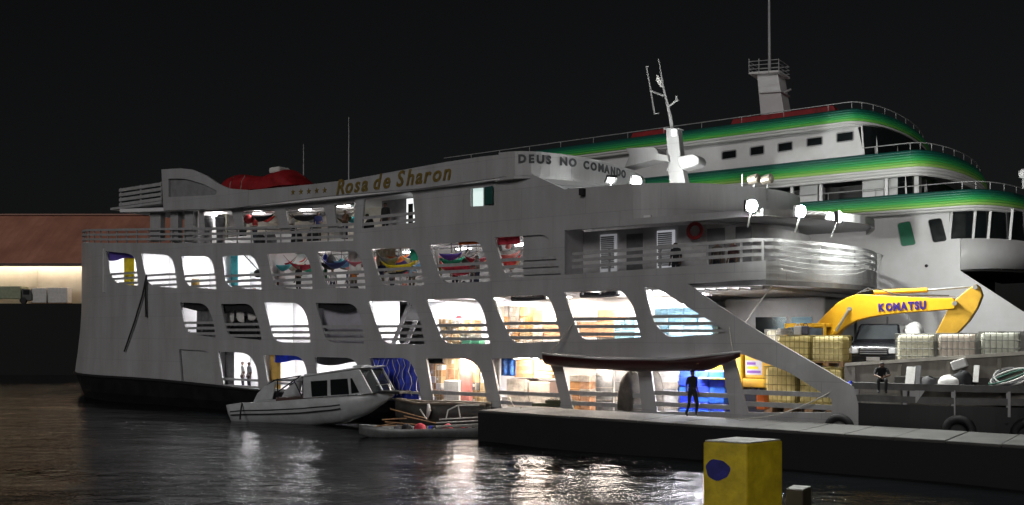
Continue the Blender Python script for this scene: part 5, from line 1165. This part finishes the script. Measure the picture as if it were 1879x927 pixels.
MB().tube([(.3*math.cos(2*math.pi*i/18), -.1, .36*math.sin(2*math.pi*i/18)) for i in range(18)], .05, 7, closed=True).build('guard_ring', WHF, t, smooth=True); MB().tube([(0, 0, 0), (0, -.14, 0)], .1, 10).build('motor', GRYF, t)
for k in range(3): MB().box((-.02, -.1, 0), (.08, -.085, .3), M=Matrix.Rotation(k*2.09, 4, 'Y')).build('blade', GRYF, t)
MB().box((-.12, -.2, -.5), (.2, 0, -.42)).build('bracket', WHF, t)
drape('dark_drape', 'dark drape with two swags across the fourth opening of the middle row', 'drape', (577, 550, 660, 568), .25, DARK, 4, .04, .1)
drape('lilac_sheet', 'dim lilac sheet screening the fourth opening of the middle row', 'sheet', (577, 558, 672, 634), .6, DIM, 5, .03)
st = sthing('stairway', 'pale grey stairway slanting up inside the fifth opening of the middle row', 'stairway', SU(716, 1.0), .9, 3.42)
MB().prism([(0, 0), (.25, 0), (1.55, 2.4), (1.3, 2.4)], lambda a, b, d: (a, d, b), 0, .06).build('stringer', mat('stair_grey', (.34, .34, .36), .5), st); MB().prism([(0, 0), (.25, 0), (1.55, 2.4), (1.3, 2.4)], lambda a, b, d: (a, d, b), .94, 1.0).build('stringer', mat('stair_grey', (.34, .34, .36)), st)
MB().prism([(.9, 1.35), (2.3, 1.35), (2.3, 2.42), (1.5, 2.42)], lambda a, b, d: (a, d, b), .02, .07).build('side_panel', mat('stair_grey', (.34, .34, .36)), st)
for k in range(8): MB().box((.1+k*.165, .07, .22+k*.28), (.4+k*.165, .93, .26+k*.28)).build('tread', DECKM, st)
stack_boxes('carton', 'carton heaped in the sixth middle-row opening', 'carton', SU(805, 1.2), 1.2, 3.42, (.42, .5, .36), 5, 4, [CARTON, CARTON2, mat('carton_grey', (.3, .28, .24), .8), CARTON2], 'cartons in the sixth middle-row opening', .06)
sack('small red parcel on top of the carton heap in the sixth middle-row opening', 'parcel', 842, 1.4, 4.86, (.16, .12, .14), RED, 101, 'red_parcel')
stack_boxes('green_crate', 'green crate in the sixth middle-row opening', 'crate', SU(848, .6), .6, 3.42, (.5, .4, .3), 2, 2, [mat('crate_green', (.2, .62, .4), .5)], 'green crates in the sixth middle-row opening')
stack_boxes('pale_carton', 'pale carton stacked in the seventh middle-row opening', 'carton', SU(915, 1.3), 1.3, 3.42, (.55, .6, .5), 3, 4, [CARTON2, PALE, mat('carton_orange', (.6, .3, .12), .8)], 'pale cartons in the seventh middle-row opening')
stack_boxes('wrapped_bale', 'wrapped bale in the eighth middle-row opening', 'bale', SU(965, 1.6), 1.6, 3.42, (.9, .8, .62), 5, 3, [PALE, WHF, PEACH], 'wrapped bales on the middle deck')
stack_boxes('blue_pack', 'pale blue pack in the triangular opening', 'pack', SU(1200, 1.0), 1.0, 3.42, (.62, .6, .36), 4, 5, [LBLUE, mat('ice_blue_wrap', (.5, .7, .8), .35), LBLUE], 'pale blue packs by the triangular opening')
stack_boxes('teal_pack', 'pale teal pack right in the eighth middle-row opening', 'pack', SU(1126, 1.2), 1.2, 3.42, (.5, .5, .45), 2, 3, [LBLUE, WHF], 'teal packs on the middle deck')
for a, b, y0, y1, lb in ((1066, 1136, 535, 546, 'rolled dark awning under the top of the eighth middle-row opening'), (940, 1000, 543, 551, 'rolled dark awning under the top of the seventh middle-row opening')):
    p = S(a, (y0+y1)/2+1, .3); q = S(b, (y0+y1)/2-2, .3); t = sthing('rolled_awning', lb, 'awning', p[0], .3, p[1]); ln = q[0]-p[0]
    MB().tube([(0, 0, 0), (ln*.5, 0, -.01), (ln, 0, q[1]-p[1])], .12, 10).build('roll', DARK, t, smooth=True)
    for x in (.2, ln-.2): MB().tube([(x, 0, .1), (x, 0, .3)], .02, 5).build('strap', ROPED, t)
# main deck
drape('grey_curtain', 'grey curtain at the left of the second lower opening', 'curtain', (401, 640, 430, 716), .5, GRYF, 4, .05)
drape('yellow_sheet', 'orange and yellow sheet at the left of the third lower opening', 'sheet', (483, 648, 516, 722), .5, mat('amber_sheet', (.75, .48, .12), .7), 5, .05)
drape('blue_drape', 'blue and dark drape across the top of the third lower opening', 'drape', (505, 649, 556, 664), .3, BLUE, 3, .04, .08)
drape('dark_drape', 'dark sagging drape across the top of the fourth lower opening', 'drape', (578, 651, 662, 668), .25, DARK, 3, .05, .12)
bt = drape('blue_tarpaulin', 'crumpled bright blue tarpaulin filling the fifth lower opening', 'tarpaulin', (676, 652, 770, 742), .28, BLUE, 16, .09)
for k in range(9):
    px = 684+k*9.5; q = R.uniform(-8, 8); MB().tube([W(*(lambda s_: (s_[0], .17, s_[1]))(S(px+(q*t_/6)+3*math.sin(t_*2+k), 660+t_*11, .17))) for t_ in range(7)], .016, 5).build('white_cord', WHF, bt)
stack_boxes('timber_carton', 'tan carton left in the sixth lower opening', 'carton', SU(790, .9), .9, 1.0, (.34, .45, .3), 2, 6, [CARTON2, WHF, CARTON], 'tan cartons in the sixth lower opening')
stack_boxes('orange_carton', 'orange carton in the sixth lower opening', 'carton', SU(812, 1.2), 1.2, 1.0, (.5, .5, .52), 2, 4, [CARTON2, mat('carton_orange', (.6, .3, .12)), PEACH], 'orange cartons in the sixth lower opening')
pcase('white_freezer', 'white chest freezer low in the sixth lower opening', 'freezer', (814, 698, 842, 745), .6, .5, WHF, 1.0)
pcase('pink_mattress', 'rolled pink mattress standing upright in the sixth lower opening', 'mattress', (840, 654, 862, 745), .7, .5, PINK, 1.0, .2)
stack_boxes('sundry_box', 'small box right of the pink mattress', 'box', SU(866, .9), .9, 1.0, (.45, .4, .33), 2, 6, [CARTON, GRYF, REDF, WHF, CARTON2], 'boxes right of the pink mattress')
drape('blue_bag_net', 'blue and sky-blue bag hanging at the left of the seventh lower opening', 'bag', (920, 656, 946, 690), .8, mat('sky_blue_bag', (.06, .22, .75), .5, var=.4, scale=6), 5, .09)
drape('white_strip', 'white strip of sheeting at the left of the seventh lower opening', 'sheet', (905, 656, 918, 742), .5, WHF, 2, .04)
for k in range(2):
    stack_boxes('plank_bundle', 'sawn planks in the seventh lower opening' + (', left stack' if k == 0 else ', right stack'), 'planks', SU(944, 1.1)+k*1.02, 1.1, 2.28, (1.0, .9, .16), 1, 5, [mat('sawn_pine', (.55, .30, .15), .7, var=.2, scale=6, streak=True), mat('sawn_pine_pale', (.62, .38, .2), .7)], 'plank bundles in the seventh lower opening')
    stack_boxes('wrapped_bundle', 'shrink-wrapped bundle under the planks' + (', left stack' if k == 0 else ', right stack'), 'bundle', SU(930, 1.0)+k*1.15, 1.0, 1.0, (1.12, .95, .61), 1, 2, [PALE, mat('rosy_wrap', (.58, .42, .36), .3, bump=.4)], 'wrapped bundles in the seventh lower opening')
stack_boxes('peach_sack', 'peach sack left in the eighth lower opening', 'sack', SU(1045, 1.0), 1.0, 1.0, (.5, .5, .3), 2, 5, [PEACH, mat('carton_orange', (.6, .3, .12)), PALE], 'peach sacks in the eighth lower opening')
cy = sthing('wrapped_roll', 'tall grey wrapped roll standing in the eighth lower opening', 'roll', SU(1108, .9), .95, 1.0)
MB().lathe([(.34, 0), (.36, .1), (.35, .7), (.37, 1.1), (.35, 1.9), (.3, 2.0)], 20).build('body', WRAPG, cy, smooth=True)
for z in (.5, 1.0, 1.5): MB().lathe([(.372, z), (.372, z+.03)], 20).build('band', PALE, cy)
stack_boxes('grey_bale', 'grey bale right in the eighth lower opening', 'bale', SU(1128, 1.2), 1.2, 1.0, (.6, .6, .42), 1, 5, [WRAPG, GRYF, PALE], 'grey bales in the eighth lower opening')
stack_boxes('white_sack', 'white sack left in the ninth lower opening', 'sack', SU(1212, 1.1), 1.1, 1.0, (.8, .6, .26), 1, 7, [WHF, PALE], 'white sacks in the ninth lower opening')
stack_boxes('blue_water_pack', 'bright blue pack behind the walking person', 'pack', SU(1246, .9), .9, 1.0, (.62, .6, .3), 3, 6, [BLUE, mat('azure_wrap', (.04, .16, .75), .3, var=.3, scale=6, bump=.4), BLUE], 'blue packs in the ninth lower opening')
pcase('yellow_plank', 'pale yellow plank lying across the blue packs', 'plank', (1282, 693, 1330, 697), .75, .15, YELF, None)
pcase('orange_crate', 'bright orange crate behind the rails under the slanting beam', 'crate', (1388, 718, 1402, 752), .55, .5, ORANGE, 1.0)

# denser clutter between the hammocks of the upper deck: luggage and gear hung from the deckhead
kinds = [('duffel bag', DARK), ('rucksack', REDF), ('cloth bundle', WHF), ('sports bag', BLUE), ('shoulder bag', GRYF), ('plastic sack', TEAL), ('cloth bag', PINK), ('sack', YELF)]
ords = ['fifth', 'sixth', 'seventh', 'eighth', 'ninth']
spans = [(498, 560), (590, 660), (690, 765), (798, 885), (912, 950)]
for oi, (a, b) in enumerate(spans):
    for j in range(5 if oi < 4 else 3):
        px = a + (b-a)*(j+.5)/5 + R.uniform(-5, 5); v = R.uniform(.9, 4.2); u = SU(px, v); kd, m_ = kinds[(oi*3+j) % 8]; r = R.uniform(.13, .26); zt_ = 8.5 - R.uniform(.25, .8) + sh(u, 1.1)
        t = sthing('hanging_bag', ['dark', 'red', 'white', 'blue', 'grey', 'teal', 'pink', 'yellow'][(oi*3+j) % 8] + ' ' + kd + ' hanging in the ' + ords[oi] + ' upper opening', 'bag', u, v, zt_ - r*2.6, R.uniform(-.6, .6))
        MB().lathe([(r*.5, 0), (r, r*.4), (r*.95, r*1.5), (r*.5, r*2.2), (r*.12, r*2.5)], 10).build('body', m_, t, smooth=True)
        MB().tube([(0, 0, r*2.4), (.02, 0, 8.5+sh(u, 1.1)-zt_+r*2.6)], .014, 4).build('strap', ROPED, t)
more = [('grey hammock deep inside the fifth upper opening', 500, 465, 560, 466, 3.4, 4.0, GRYF), ('blue hammock deep inside the sixth upper opening', 585, 465, 655, 464, 2.6, 3.2, BLUE), ('brown hammock deep inside the sixth upper opening', 600, 470, 672, 470, 3.6, 4.2, BRNF), ('green hammock deep inside the seventh upper opening', 690, 462, 760, 462, 3.2, 3.9, GREENP), ('dark hammock low in the seventh upper opening', 685, 478, 770, 476, 1.9, 2.4, DARK), ('black hammock deep inside the eighth upper opening', 790, 460, 880, 458, 3.0, 3.6, DARK), ('crimson hammock low in the eighth upper opening', 800, 478, 890, 474, 1.6, 2.0, mat('crimson_fabric', (.4, .02, .05))), ('grey hammock low in the ninth upper opening', 905, 462, 960, 458, 2.2, 2.8, GRYF)]
for h_ in more: hammock(*h_)
for px in (520, 575, 640, 735, 845, 938):
    v = 2.4; u = SU(px, v); MB().box((u-.04, v-.04, 6.06), (u+.04, v+.04, 8.55+sh(u, 1.1))).build('deck_pillar', RAILM, ferry)

cols = [('teal', TEAL), ('orange', ORANGE), ('violet', PURP), ('cream', mat('cream_fabric', (.62, .56, .42), .7)), ('navy', mat('navy_fabric', (.02, .03, .12), .7)), ('olive', mat('olive_fabric', (.14, .15, .05), .7)), ('scarlet', mat('scarlet_fabric', (.6, .04, .03), .7)), ('sky-blue', mat('sky_fabric', (.15, .35, .6), .7)), ('striped grey', GRYF), ('tan', mat('tan_fabric', (.4, .26, .14), .7))]
for oi, (a, b) in enumerate(spans):
    for j in range(4 if oi < 4 else 2):
        cn, m_ = cols[(oi*4+j*3) % 10]; p = a + (b-a)*(.08+.2*j) - 8; v0 = .6+.75*j; y = 462+R.uniform(0, 16) - oi*3
        hammock(cn + ' hammock slung across the ' + ords[oi] + ' upper opening', p, y, p+R.uniform(46, 62), y-2, v0, v0+R.uniform(.3, .9), m_, R.uniform(.5, .85), R.uniform(.6, .85))
for oi, (a, b, on) in enumerate(((440, 505, 'second'), (520, 592, 'third'), (608, 650, 'fourth'))):
    for j in range(2):
        cn, m_ = cols[(oi*2+j*5+1) % 10]; p = a + (b-a)*(.1+.35*j); hammock(cn + ' hammock slung across the ' + on + ' top-deck opening', p, 392, p+40, 390, 1.2+.6*j, 1.9+.6*j, m_, .5, .6)
# deck beams over the openings
for k, u in enumerate([SU(x) for x in range(680, 1240, 32)]):
    MB().box((u, .14, 5.74), (u+.07, 4.1, 5.855)).build('ceiling_beam', INW, ferry); MB().box((u, .14, 3.1), (u+.07, 5.4, 3.215)).build('ceiling_beam', INW, ferry)
# mooring lines
for a, b, sg, lb in ((W(2.6, -.15, 1.5), W(4.2, -1.6, PT+.05), .25, 'pale mooring line from the ferry side down to the pier beside the green bench'), (W(15.8, -.1, 2.2), W(12.6, -1.3, PT+.04), .3, 'pale mooring line from the foot of the slanting beam to the pier'), (W(-6.2, -.2, 1.6), Vector((-7.0, 41.5, 1.5)), .25, 'thin pale line tying the speedboat to the ferry')):
    tag(MB().tube([a+(b-a)*t_/10 - Vector((0, 0, sg*math.sin(math.pi*t_/10))) for t_ in range(11)], .022, 6).build('mooring_line', ROPE), lb, 'rope')
# more passengers at the rails of the two upper decks
crowd = [(507, 'white', (.55, .55, .55), 'fifth upper', 6.06, .72), (548, 'black', (.02, .02, .02), 'fifth upper', 6.06, .72), (597, 'green', (.03, .2, .1), 'sixth upper', 6.06, .72), (650, 'orange', (.6, .2, .04), 'sixth upper', 6.06, .72),
         (700, 'navy', (.02, .03, .1), 'seventh upper', 6.06, .72), (756, 'pale blue', (.25, .4, .55), 'seventh upper', 6.06, .72), (806, 'yellow', (.6, .45, .05), 'eighth upper', 6.06, .72), (876, 'grey', (.2, .2, .2), 'eighth upper', 6.06, .72),
         (468, 'red', (.4, .03, .03), 'second top-deck', 8.72, 1.12), (538, 'white', (.5, .5, .5), 'third top-deck', 8.72, 1.12), (584, 'dark blue', (.02, .03, .12), 'third top-deck', 8.72, 1.12), (634, 'brown', (.15, .08, .04), 'fourth top-deck', 8.72, 1.12)]
for px, cn, cl, on, w0, k in crowd:
    v = R.uniform(.75, 1.3); u = SU(px, v)
    person('person', 'passenger in a ' + cn + ' shirt standing at the rail of the ' + on + ' opening', W(u, v, w0+sh(u, k)), SA + R.uniform(-.9, .9), pose(wl=(.2, -.3, 1.08), el=(.25, -.02, 1.1)), cl, R.choice([(.03, .04, .08), (.05, .05, .05), (.12, .1, .07)]), R.choice([(.16, .09, .06), (.22, .13, .09)]), scale=R.uniform(.9, .98))
# ---------------------------------------------------------------- the green-banded ship behind
GV = 18.0
gs = sthing('green_banded_ship', 'tall white passenger ship with green deck bands moored behind the ferry', 'ship', 0, GV, 0)
GWH = mat('ship_white_paint', (.74, .74, .75), .35, var=.06, scale=.8, bump=.05)
def g(px, py): return S(px, py, GV)
GB = 15.0
def gpath(u1, a, inset=0.0): return [(-16+i*1.2, inset) for i in range(int((u1+16)/1.2)+1)] + [(u1, inset)] + ellipse(u1, a, GB/2, GB/2-inset, 26)[1:]
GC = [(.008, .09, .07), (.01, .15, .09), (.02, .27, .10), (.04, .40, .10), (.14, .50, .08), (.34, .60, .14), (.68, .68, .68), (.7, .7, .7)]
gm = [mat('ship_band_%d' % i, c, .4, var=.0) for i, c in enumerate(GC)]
def gband(name, path, w0, w1, mats_, out=.35):
    mb = MB(); rows = len(mats_); n = len(path); nr = []
    for i in range(n):
        a = Vector(path[max(i-1, 0)]); b = Vector(path[min(i+1, n-1)]); t = (b-a).normalized(); nr.append(Vector((t.y, -t.x)))
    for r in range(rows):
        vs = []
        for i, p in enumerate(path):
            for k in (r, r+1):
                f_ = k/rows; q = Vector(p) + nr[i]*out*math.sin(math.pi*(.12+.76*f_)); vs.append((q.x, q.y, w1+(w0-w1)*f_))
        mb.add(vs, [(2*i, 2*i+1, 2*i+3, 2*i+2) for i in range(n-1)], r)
    o = mb.build(name, mats_, gs, smooth=True, solid=.04); return o
p1, p2, p3_ = gpath(11.4, 1.7), gpath(14.5, 1.8), gpath(16.9, 2.4)
gband('roof_band', p1, 14.95, 15.9, gm[:5]+[gm[6]]*2); gband('upper_deck_band', p2, 12.1, 13.4, gm[:6]+[gm[6]]*3); gband('lower_deck_band', p3_, 10.15, 11.2, gm[:6]+[gm[6]]*2)
for p, w, nm in ((p1, 15.85, 'roof_deck'), (p2, 13.3, 'upper_deck'), (p3_, 11.1, 'lower_deck')):
    MB().prism([(a, b) for a, b in p], lambda u, v, d: (u, v, d), w-.12, w).build(nm, GWH, gs)
for p, w in ((p1, 15.9), (p2, 13.4), (p3_, 11.2)):
    rl = MB().tube([(a, b+.15, w+.42) for a, b in p], .025, 6).build('handrail', RAILM, gs)
    for i in range(2, len(p), 2): MB().tube([(p[i][0], p[i][1]+.15, w-.1), (p[i][0], p[i][1]+.15, w+.42)], .02, 5).build('stanchion', RAILM, rl)
# cabin wall with square windows under the roof
def gw(r, rr=3): return [g(*q) for q in rpoly([(r[0], r[1]+r[4], rr), (r[2], r[1], rr), (r[2], r[3], rr), (r[0], r[3]+r[4], rr)])]
wg0 = [[g(*q) for q in rpoly([(1645, 410, 6), (1670, 405, 6), (1681, 449, 6), (1653, 453, 6)])], [g(*q) for q in rpoly([(1701, 403, 6), (1727, 399, 6), (1738, 442, 6), (1711, 446, 6)])]]
tops = [gw(q) for q in ((1323, 274, 1350, 289, 4), (1375, 266, 1401, 282, 4), (1426, 259, 1453, 275, 4), (1479, 250, 1508, 265, 4), (1534, 240, 1565, 257, 4))]
u1 = g(1572, 250)[0]
plate([(-16, 13.3), (u1+.35, 13.3), (u1, 15.1), (-16, 15.1)], tops, lambda u, w, d: (u, .12+d, w), .08, 1.2).build('cabin_wall', GWH, gs)
for h in tops + wg0: MB().tube([(a, .11, b) for a, b in h], .035, 6, closed=True).build('window_frame', RAILM, gs)
for h in tops: MB().prism(h, lambda a, b, d: (a, d, b), .17, .19).build('window', GLASSD, gs)
fr1 = [(u1+.3, .2)] + [(p[0]-.2, p[1]) for p in ellipse(u1+.3, 1.5, GB/2, GB/2-.2, 20)[1:]]
band(fr1, 13.3, 15.0, .05).build('front_glazing', GLASSD, gs)
for i in range(0, 20, 3): MB().bar((fr1[i][0]+.03, fr1[i][1]-.03, 13.3), (fr1[i][0]-.1, fr1[i][1], 15.0), .08, .08).build('mullion', GWH, gs)
# open gallery under the middle band
band([(-16, 2.4), (13.5, 2.4)], 11.1, 12.25, .05).build('gallery_wall', mat('gallery_dark', (.06, .06, .06), .6), gs)
for a, b, lb in ((1582, 1622, 'cabin_block'), (1630, 1686, 'cabin_block')):
    ua, ub = S(a, 340, GV+1.2)[0], S(b, 340, GV+1.2)[0]; MB().box((ua, 1.2, 11.1), (ub, 2.3, 12.3)).build(lb, GWH, gs, bevel=.03)
ua, ub = g(1458, 360)[0], g(1492, 360)[0]; MB().box((ua, .8, 10.9), (ub, 2.2, 12.25)).build('cabin_block', GWH, gs, bevel=.03)  # white block added in place of a lit doorway's brightness
for px in (1450, 1503, 1623): u = g(px, 350)[0]; MB().box((u, .02, 11.05), (u+.16, .18, 12.3)).build('gallery_post', GWH, gs)
fr2 = [(13.9, .3)] + [(p[0]-.2, p[1]) for p in ellipse(13.9, 1.6, GB/2, GB/2-.3, 20)[1:]]
band(fr2, 11.1, 12.3, .05).build('front_glazing', GLASSD, gs)
for i in range(2, 20, 3): MB().bar((fr2[i][0]+.03, fr2[i][1]-.03, 11.1), (fr2[i][0]-.05, fr2[i][1], 12.3), .07, .07).build('mullion', GWH, gs)
# hull side
ug = g(1742, 440)[0]
wg_ = [[g(*q) for q in rpoly([(1645, 410, 6), (1670, 405, 6), (1681, 449, 6), (1653, 453, 6)])], [g(*q) for q in rpoly([(1701, 403, 6), (1727, 399, 6), (1738, 442, 6), (1711, 446, 6)])], [g(*q) for q in rpoly([(1736, 398, 3), (1741.5, 396, 1), (1741.5, 438, 1), (1744, 440, 1)])]]
hp = [(-16, 10.4), (ug, 10.4), (ug, 8.83), (g(1762, 497)[0], 8.83), g(1762, 497), g(1879, 573), (23.5, 3.6), (26, 2.9), (26, -1), (-16, -1)]
plate(hp, wg_[:2], lambda u, w, d: (u, .02+d+max(0, u-18)**2*.02, w), .1, 1.3).build('hull_side', GWH, gs)
MB().prism(wg_[0], lambda a, b, d: (a, d, b), .09, .10).build('window', mat('green_blind', (.01, .20, .10), .4), gs, label='green window')
MB().prism(wg_[1], lambda a, b, d: (a, d, b), .09, .10).build('window', GLASSD, gs)
MB().lathe([(.08, 0), (.08, .05)], 10).build('scupper', BLACK, gs).matrix_local = frame((g(1700, 488)[0], .0, g(1700, 488)[1]), (1, 0, 0), (0, 0, 1))
fp3 = [(ug, .05)] + ellipse(ug+.4, 3.0, GB/2, GB/2-.1, 30)[1:]
gl_ = band([(p[0]-.02, p[1]+.04) for p in fp3], 8.83, 10.3, .04).build('wheelhouse_glazing', GLASSD, gs)
for i in (0, 2, 4, 7, 10, 13, 16, 20, 24): MB().bar((fp3[i][0], fp3[i][1], 8.8), (fp3[i][0]+.12, fp3[i][1], 10.35), .11, .09).build('mullion', GWH, gl_)
band(fp3, 7.3, 8.83, .1, wf=lambda i, p: (7.3+.012*i, 8.83)).build('wheelhouse_front', GWH, gs, smooth=True)
MB().prism(fp3, lambda u, v, d: (u, v, d), 7.22, 7.29).build('wheelhouse_floor', mat('recess_shade_black', (.02, .02, .02), .6), gs)  # near-black colour carries the shade of the recess under the wheelhouse
MB().box((10, .4, -.5), (22, GB-.4, 5.0)).build('inner_hull', mat('recess_shade_black', (.02, .02, .02)), gs)
MB().box((ug+.2, 3, 5), (ug+.4, GB-3, 7.2)).build('fore_bulkhead', mat('recess_shade_black', (.02, .02, .02)), gs)
# red roof housings and the mast
for a, b, y0, nm in ((1330, 1545, 0, 'red'), (1148, 1232, 0, 'red')):
    v = GV+3; ua, ub = S(a, 220, v)[0], S(b, 220, v)[0]
    MB().prism([(ua, 15.88), (ub, 15.88), (ub-.5, 16.95), (ua+.5, 16.95)], lambda u, w, d: (u, d, w), 3, 11).build('red_roof_housing', RED, gs, bevel=.05)
mvg = 7.0
def q_(px, py): u, w = S(px, py, GV+mvg); return (u, w)
def gp_(name, pts, a, b, parent=gs, m=GWH): return MB().prism([q_(*p) for p in pts], lambda u, w, d: (u, d, w), mvg+a, mvg+b).build(name, m, parent, bevel=.03)
gmast = gp_('mast', [(1403,215),(1446,212),(1434,140),(1396,140)], -.7, .7)
gp_('mast_platform', [(1384,143),(1440,139),(1440,135),(1384,139)], -1.0, 1.0, gmast)
gp_('mast_step', [(1402,176),(1442,174),(1442,171),(1402,173)], -.85, .85, gmast)
a = q_(1412, 138); b = q_(1411, -25); MB().tube([(a[0], mvg, a[1]), (b[0], mvg, b[1])], [.1, .06], 8).build('mast_pole', RAILM, gmast)
for py in (132, 125, 118):
    a = q_(1385, py+2); b = q_(1439, py-2); MB().tube([(a[0], mvg-1, a[1]), (b[0], mvg-1, b[1]), (b[0], mvg+1, b[1]), (a[0], mvg+1, a[1])], .025, 5, closed=True).build('platform_rail', RAILM, gmast)
for px in (1385, 1403, 1421, 1439): a = q_(px, 141); b = q_(px, 115); MB().tube([(a[0], mvg-1, a[1]), (a[0], mvg-1, b[1])], .03, 5).build('platform_post', RAILM, gmast)
a = q_(1438, 170); b = q_(1452, 164); MB().tube([(a[0], mvg, a[1]), (b[0], mvg, b[1])], .07, 7).build('lamp_arm', RAILM, gmast)
a = q_(1575, 198); MB().box((a[0]-.4, mvg-.4, 15.8), (a[0]+.4, mvg+.4, 16.35)).build('vent_box', GWH, gs, bevel=.05)
a = g(1872, 330); MB().lathe([(.05, 0), (.05, .5), (.2, .55), (.22, .8), (.1, .95)], 12, (a[0], 1.2, 11.2)).build('searchlight', GWH, gs, smooth=True)
